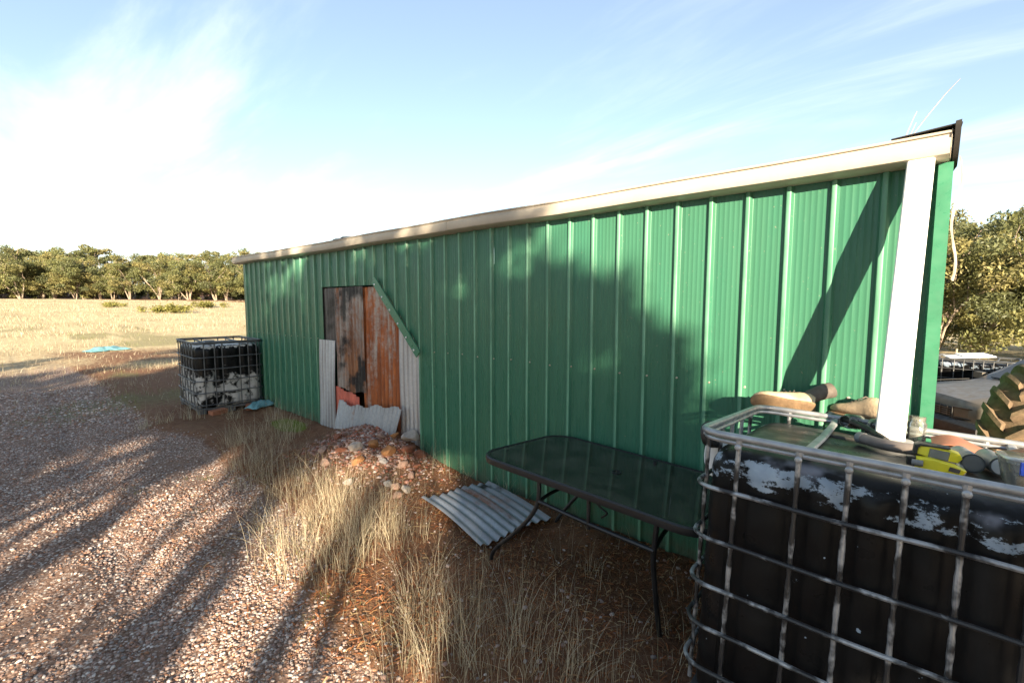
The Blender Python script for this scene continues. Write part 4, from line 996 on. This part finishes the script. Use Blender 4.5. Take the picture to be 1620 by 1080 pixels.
parts = [tussocks(TB, 86, .43, .17, .40, .0012), tussocks(TF, 58, .43, .15, .42, .0011), tussocks(TS, 16, .27, .09, .40), tussocks(TT, 34, .30, .09, .30, .0018)]
# thin scattering between
n = 2600; x = rng.uniform(-6.4, 5.0, n); y = rng.uniform(-2.1, -.05, n); y = np.where(x > .3, rng.uniform(-3.5, 7, n), y); k = rng.uniform(0, 1, n) > gravel_mask(x, y) * 1.3; x, y = x[k], y[k]; n = len(x)
parts.append(blades(x, y, rng.uniform(.04, .20, n), np.abs(rng.normal(.5, .25, n)).clip(.05, .95), rng.uniform(0, 6.28, n), rng.uniform(.0007, .0015, n), SP[rng.choice(5, n)] * rng.uniform(.7, 1.1, (n, 1))))
off_ = 0; VV, FF, CC = [], [], []
for V, F, c_ in parts: VV.append(V); FF.append(F + off_); CC.append(c_); off_ += len(V)
tag(link_mesh('dry_grass', np_mesh('dry_grass', np.concatenate(VV), np.concatenate(FF), M_STRAW, np.concatenate(CC)), None), 'long straw coloured grass in tussocks along the shed', 'grass', kind='stuff')
# green shoots
n = 700; cx = rng.uniform(-5.5, -1.2, 26); cy = rng.uniform(-2.2, -1.2, 26); k = rng.integers(0, 26, n)
x = cx[k] + rng.normal(0, .035, n); y = cy[k] + rng.normal(0, .035, n)
V, F, c_ = blades(x, y, rng.uniform(.015, .05, n), rng.uniform(.2, .7, n), rng.uniform(0, 6.28, n), np.full(n, .0011), np.array([(.12, .16, .035)]) * rng.uniform(.7, 1.4, (n, 1)), 3)
tag(link_mesh('green_shoots', np_mesh('green_shoots', V, F, M_STRAW, c_), None), 'tiny green grass shoots in the gravel edge', 'grass', kind='stuff')
# paddock grass, coarser with distance
BX, BY, LN, WD, TI = [], [], [], [], []
def paddock(n, x0, x1, ya, yb, l0, l1, w, green=.15):
    x = rng.uniform(x0, x1, n); y = rng.uniform(0, 1, n) * (yb(x) - ya(x)) + ya(x)
    k = rng.uniform(0, 1, n) < .25 + .75 * sst(.42, .6, fbm(x * .35, y * .7, 61)); x, y = x[k], y[k]; m_ = len(x)
    BX.append(x); BY.append(y); LN.append(rng.uniform(l0, l1, m_)); WD.append(w * rng.uniform(.6, 1.4, m_))
    gsel = (rng.uniform(0, 1, m_) < green * 3 * sst(.45, .62, fbm(x * .22, y * .5, 41)))[:, None]
    TI.append(np.where(gsel, np.array([[.17, .18, .07]]), SP[rng.choice(4, m_)] * .95) * rng.uniform(.75, 1.15, (m_, 1)))
paddock(9000, -16, -9, lambda x: -4 + 0 * x, lambda x: 2.5 + 0 * x, .04, .16, .003, .28)
paddock(16000, -30, -14, lambda x: -6 + 0 * x, lambda x: 9 + 0 * x, .05, .20, .0045, .3)
paddock(42000, -75, -28, lambda x: -10 + 0 * x, lambda x: -x * .45, .10, .26, .010, .03)
paddock(16000, -3, 5, lambda x: 7 + 0 * x, lambda x: 25 + 0 * x, .1, .32, .005, .03)
BX, BY, LN, WD, TI = map(np.concatenate, (BX, BY, LN, WD, TI)); n = len(BX)
inside = (BY > -.1) & (BY < 5.6) & (BX > -9); BX, BY, LN, WD, TI = (q[~inside] for q in (BX, BY, LN, WD, TI)); n = len(BX)
V, F, c_ = blades(BX, BY, LN, np.abs(rng.normal(.4, .25, n)).clip(.02, .9), rng.uniform(0, 6.28, n), WD, TI, 2)
tag(link_mesh('paddock_grass', np_mesh('paddock_grass', V, F, M_STRAW, c_), None), 'bleached dry grass across the open paddock', 'grass', kind='stuff')

# ------------------------------------------------------------------ trees
def tree_data(seed, height, spread, nstem, nclump, nleaf, leaf, crown_lo=.35, cut=0.0):
    r = np.random.default_rng(seed); mb = MB(); tips = []
    def branch(p, d, L, rad, lev):
        P = [p]; q = p; dd = d
        for k in range(4):
            dd = (dd + Vector(r.normal(0, .16, 3)) + Vector((0, 0, .05 if lev else .02))).normalized(); q = q + dd * L / 4; P.append(q)
        mb.tube(P, list(np.linspace(rad, rad * .55, 5)), 6 if lev else 8)
        if lev >= 2: tips.append((q, lev)); return
        for k in range(r.integers(2, 4)):
            a = r.uniform(0, 6.28); o = r.uniform(.35, .8); side = Vector((math.cos(a), math.sin(a), 0))
            branch(P[4] if k else P[3], (dd * (1 - o * .4) + side * o + Vector((0, 0, .15))).normalized(), L * r.uniform(.55, .8), rad * .55, lev + 1)
        tips.append((q, lev))
    for s in range(nstem):
        a = 2 * math.pi * s / nstem + r.uniform(-.5, .5); ln = r.uniform(.12, .5) * spread / height * 1.4
        branch(Vector((.12 * math.cos(a), .12 * math.sin(a), -.15)), Vector((math.cos(a) * ln, math.sin(a) * ln, 1)).normalized(), height * r.uniform(.38, .50), height * .014 * r.uniform(.8, 1.3), 0)
    zt = max(t[0].z for t in tips); sc_ = height * .93 / zt
    V = np.array(mb.V) * np.array([1, 1, 1]); V[:, 2] *= sc_; mb.V = [tuple(v) for v in V]
    tip = np.array([(t[0].x, t[0].y, t[0].z * sc_) for t in tips])
    rr_ = np.hypot(tip[:, 0], tip[:, 1]).max()
    if rr_ > spread:
        f = spread / rr_; V = np.array(mb.V); V[:, :2] *= f; mb.V = [tuple(v) for v in V]; tip[:, :2] *= f
    k = r.integers(0, len(tip), nclump); cc = tip[k] + r.normal(0, 1, (nclump, 3)) * np.array([spread * .17, spread * .17, height * .06])
    extra = int(nclump * .45); a = r.uniform(0, 6.28, extra); q = spread * np.sqrt(r.uniform(.1, 1, extra))
    cc[:extra] = np.stack([q * np.cos(a), q * np.sin(a), height * r.uniform(crown_lo, .8, extra)], -1)
    cr = spread * r.uniform(.16, .36, nclump)
    ci = r.integers(0, nclump, nleaf); dv = r.normal(0, 1, (nleaf, 3)); dv /= np.linalg.norm(dv, axis=1)[:, None]
    rad = cr[ci] * r.uniform(.25, 1, nleaf) ** .5
    P = cc[ci] + dv * rad[:, None] * np.array([1, 1, .62]); P[:, 2] = np.maximum(P[:, 2], height * .06)
    if cut:      # bare stems below the crown
        keep = P[:, 2] > height * (cut + .05 * np.sin(P[:, 0] * 3 + seed)); P, ci = P[keep], ci[keep]; nleaf = len(P)
    u = r.normal(0, 1, (nleaf, 3)); u[:, 2] -= .5; u /= np.linalg.norm(u, axis=1)[:, None]; w = np.cross(u, r.normal(0, 1, (nleaf, 3))); w /= np.linalg.norm(w, axis=1)[:, None]
    ls = leaf * r.uniform(.6, 1.4, nleaf); A = u * (ls * .75)[:, None]; B = w * (ls * .30)[:, None]
    LV = np.stack([P - A, P + B - A * .1, P + A, P - B - A * .1], 1).reshape(-1, 3); LF = np.arange(nleaf * 4).reshape(-1, 4)
    pal = np.array([(.150, .155, .055), (.185, .175, .062), (.120, .130, .050), (.205, .18, .068), (.105, .115, .050)])
    ctone = pal[r.integers(0, 5, nclump)] * r.uniform(.8, 1.2, (nclump, 1))
    colr = ctone[ci] * r.uniform(.75, 1.25, (nleaf, 1))
    return mb.mesh('trunk', 60), np_mesh('crown', LV, LF, M_LEAF, np.repeat(colr, 4, 0))
def place_tree(data, label, x, y, rz, s, group, name='mallee_tree', dz=0, sz=None):
    t = thing(name, label, 'tree', (x, y, float(T(x, y)) + dz), (0, 0, rz), group); t.scale = (s, s, sz or s)
    link_mesh('trunk', data[0], M_BARK, t); link_mesh('crown', data[1], None, t); return t
FAR = [tree_data(s, 7.2, 3.3, 4 + s % 3, 64, 14000, .165, .14, .12) for s in (11, 12, 13, 14, 15)] + [tree_data(s, 9.2, 3.0, 4, 18, 3600, .20, .62, .55) for s in (21, 22)]
NEAR = [tree_data(s, 6.4, 3.0, 4, 75, 22000, .115, .12) for s in (31, 32)] + [tree_data(33, 7.2, 2.7, 3, 60, 12000, .115, .45)]
fx, fy = -math.cos(AL), math.sin(AL); rx_, ry_ = math.sin(AL), math.cos(AL)
far_labels = ['rounded olive mallee tree in the treeline beyond the paddock', 'flat topped taller mallee tree rising above the treeline beyond the paddock', 'olive mallee tree in the rear rank of the far treeline']
i = 0
for row, (Z, n, hs) in enumerate(((70, 29, .84), (77, 29, .93), (86, 28, .99))):
    for k in range(n):
        u = -1.30 + (1.15) * (k + random.uniform(-.3, .3)) / (n - 1); z_ = Z + random.uniform(-2.5, 2.5)
        X, Y = fx * z_ + rx_ * u * z_, -2.95 + fy * z_ + ry_ * u * z_
        tall = row > 0 and random.random() < .5
        d = random.choice(FAR[5:]) if tall else FAR[i % 5]; i += 1
        place_tree(d, far_labels[1] if tall else far_labels[2 if row else 0], X, Y, random.uniform(0, 6.28), hs * random.uniform(.78, 1.12) * (1.08 if tall else 1), 'tall flat topped treeline mallees' if tall else ('rear treeline mallees' if row else 'front treeline mallees'))
for k, (x, y, d, s, rz, lab) in enumerate(((.4, 25.5, 0, .98, .4, 'dense olive gum tree just right of the shed corner'), (3.6, 26.2, 1, .95, 2.2, 'olive gum tree right of the dense one beside the shed corner'), (2.2, 30.5, 2, 1.18, 1.2, 'tall sparse gum tree showing above the trees right of the shed'),
                                            (-4.2, 26.0, 1, 1.0, 5, 'gum tree hidden mostly by the shed corner'), (7.2, 27, 0, 1.0, 3.3, 'gum tree at the far right edge beyond the tyre'), (.6, 33, 1, 1.1, 1.0, 'gum tree standing behind the dense one right of the shed'), (6, 33, 0, 1.1, 4.4, 'gum tree in the second rank at the far right'))):
    place_tree(NEAR[d], lab, x, y, rz, s, 'gum trees right of the shed', 'gum_tree')
UNDER = [tree_data(sd, 3.0, 2.2, 5, 40, 6000, .20, .05) for sd in (71, 72)]
for k in range(46):
    z_ = 73 + 18 * (k % 3) / 2 + random.uniform(-2, 2); u = -1.32 + 1.2 * (k + random.uniform(-.4, .4)) / 45
    place_tree(UNDER[k % 2], 'low bushy mallee regrowth under the far treeline', fx * z_ + rx_ * u * z_, -2.95 + fy * z_ + ry_ * u * z_, random.uniform(0, 6), random.uniform(.7, 1.25), 'regrowth under the treeline', 'mallee_bush')
# low bushes in the paddock
def bush_data(seed):
    r = np.random.default_rng(seed); n = 1600; nc = 14; cc = r.normal(0, 1, (nc, 3)) * np.array([.45, .45, .12]); cc[:, 2] = np.abs(cc[:, 2]) + .25
    ci = r.integers(0, nc, n); P = cc[ci] + r.normal(0, .16, (n, 3)); P[:, 2] = np.abs(P[:, 2]); u = r.normal(0, 1, (n, 3)); w = r.normal(0, 1, (n, 3)); u /= np.linalg.norm(u, axis=1)[:, None]; w = np.cross(u, w); w /= np.linalg.norm(w, axis=1)[:, None]
    LV = np.stack([P - u * .1, P + w * .04, P + u * .1, P - w * .04], 1).reshape(-1, 3)
    return np_mesh('bush', LV, np.arange(n * 4).reshape(-1, 4), M_LEAF, np.repeat(np.array([[.20, .19, .05]]) * r.uniform(.6, 1.3, (n, 1)), 4, 0))
bd_ = bush_data(3)
for (x, y, s, lab) in ((-46, 6.9, 1.15, 'biggest green bush in the pale paddock'), (-54, 11.7, 1.1, 'second green bush in the paddock toward the shed'), (-56, 4.8, .8, 'small green bush in the paddock, farthest from the shed'), (-40, 11.6, .5, 'tiny bush in the paddock close to the shed corner')):
    o = link_mesh('bush', bd_, None); o.location = (x, y, float(T(x, y))); o.scale = (s, s, s * .8); o.rotation_euler = (0, 0, x); tag(o, lab, 'bush', 'paddock bushes')

# ------------------------------------------------------------------ gum trees behind the viewpoint whose shade falls across the yard
def up_sun(w, u): return (-SX * w + SY * u, -2.95 - SY * w - SX * u)      # u > 0: to the right when looking along the light
TALL = [tree_data(sd, 7.6, 1.75, 2, 60, 8200, .12, .60, .57) for sd in (51, 52, 53)]
TALL2 = [tree_data(sd, 9.2, 2.1, 2, 44, 5200, .13, .68, .66) for sd in (54, 55, 56)]
LOW = tree_data(61, 3.1, .85, 4, 60, 11000, .09, .30)
for k, (w, u, d, s, rz, lab) in enumerate(((9.2, -.45, 0, 1.0, .3, 'slim gum tree behind the viewpoint, shading the middle of the wall'), (8.6, -1.75, 1, .98, 1.7, 'slim gum tree behind the viewpoint, shading the doorway'),
                                            (9.6, -3.0, 2, 1.0, 4.0, 'slim gum tree behind the viewpoint, shading the wall left of the doorway'), (10.4, -4.9, 0, 1.02, 2.0, 'slim gum tree behind the viewpoint, shading the far tank'),
                                            (9.0, -6.6, 1, 1.0, 5.1, 'slim gum tree behind the viewpoint, shading the yard'), (10.5, -8.6, 2, 1.05, 3.1, 'slim gum tree behind the viewpoint, shading the gravel'))):
    x, y = up_sun(w, u); place_tree(TALL[d], lab, x, y, rz, s, 'gum trees behind the viewpoint', 'gum_tree')
for w, u, d, s, rz, lab in ((14, -2.3, 2, 1.0, 2.6, 'tall gum tree behind the viewpoint, second rank, shading the doorway'), (14, -3.9, 1, 1.0, .6, 'tall gum tree behind the viewpoint, second rank, shading the far wall end'),
                            (14.5, -1.6, 0, 1.0, 3.6, 'tall gum tree behind the viewpoint, second rank, shading the wall above the table'), (15.5, .08, 1, .50, 5.0, 'narrow gum tree behind the viewpoint, shading the eave over the table'), (15, -5.3, 0, 1.05, 2.2, 'tall gum tree behind the viewpoint, shading the far end of the eave'), (12, -11.5, 0, .95, 1.1, 'gum tree behind the viewpoint at the edge of the yard'), (17, -15, 1, 1.0, 4.1, 'gum tree behind the viewpoint toward the paddock')):
    x, y = up_sun(w, u); place_tree(TALL2[d], lab, x, y, rz, s, 'gum trees behind the viewpoint', 'gum_tree', sz=max(s, .96))
x, y = up_sun(11, .62); place_tree(LOW, 'bushy gum behind the viewpoint, shading the wall over the table', x, y, 2.0, 1.10, 'gum trees behind the viewpoint', 'gum_tree', sz=2.08)
x, y = up_sun(9, -4.7); place_tree(LOW, 'bushy gum behind the viewpoint, shading the far side of the gravel', x, y, .4, 1.3, 'gum trees behind the viewpoint', 'gum_tree', sz=1.66)
x, y = up_sun(6, .75); place_tree(LOW, 'short leafy gum sapling added behind the viewpoint to shade the table', x, y, 1.0, 1.0, 'gum trees behind the viewpoint', 'gum_tree')  # unseen sapling added to shade the table and the ground near the camera
for w, u, s_, h_, rz, lab in ((9, -.92, .17, 1.22, 1, 'thin gum sapling behind the viewpoint, nearest the big sapling'), (8.4, -1.72, .34, 1.27, 2, 'leafy gum sapling behind the viewpoint, middle of three'), (9.2, -2.95, .30, 1.34, 3, 'gum sapling behind the viewpoint, farthest from the shed corner')):
    x, y = up_sun(w, u); place_tree(LOW, lab, x, y, rz, s_, 'gum trees behind the viewpoint', 'gum_tree', sz=h_)
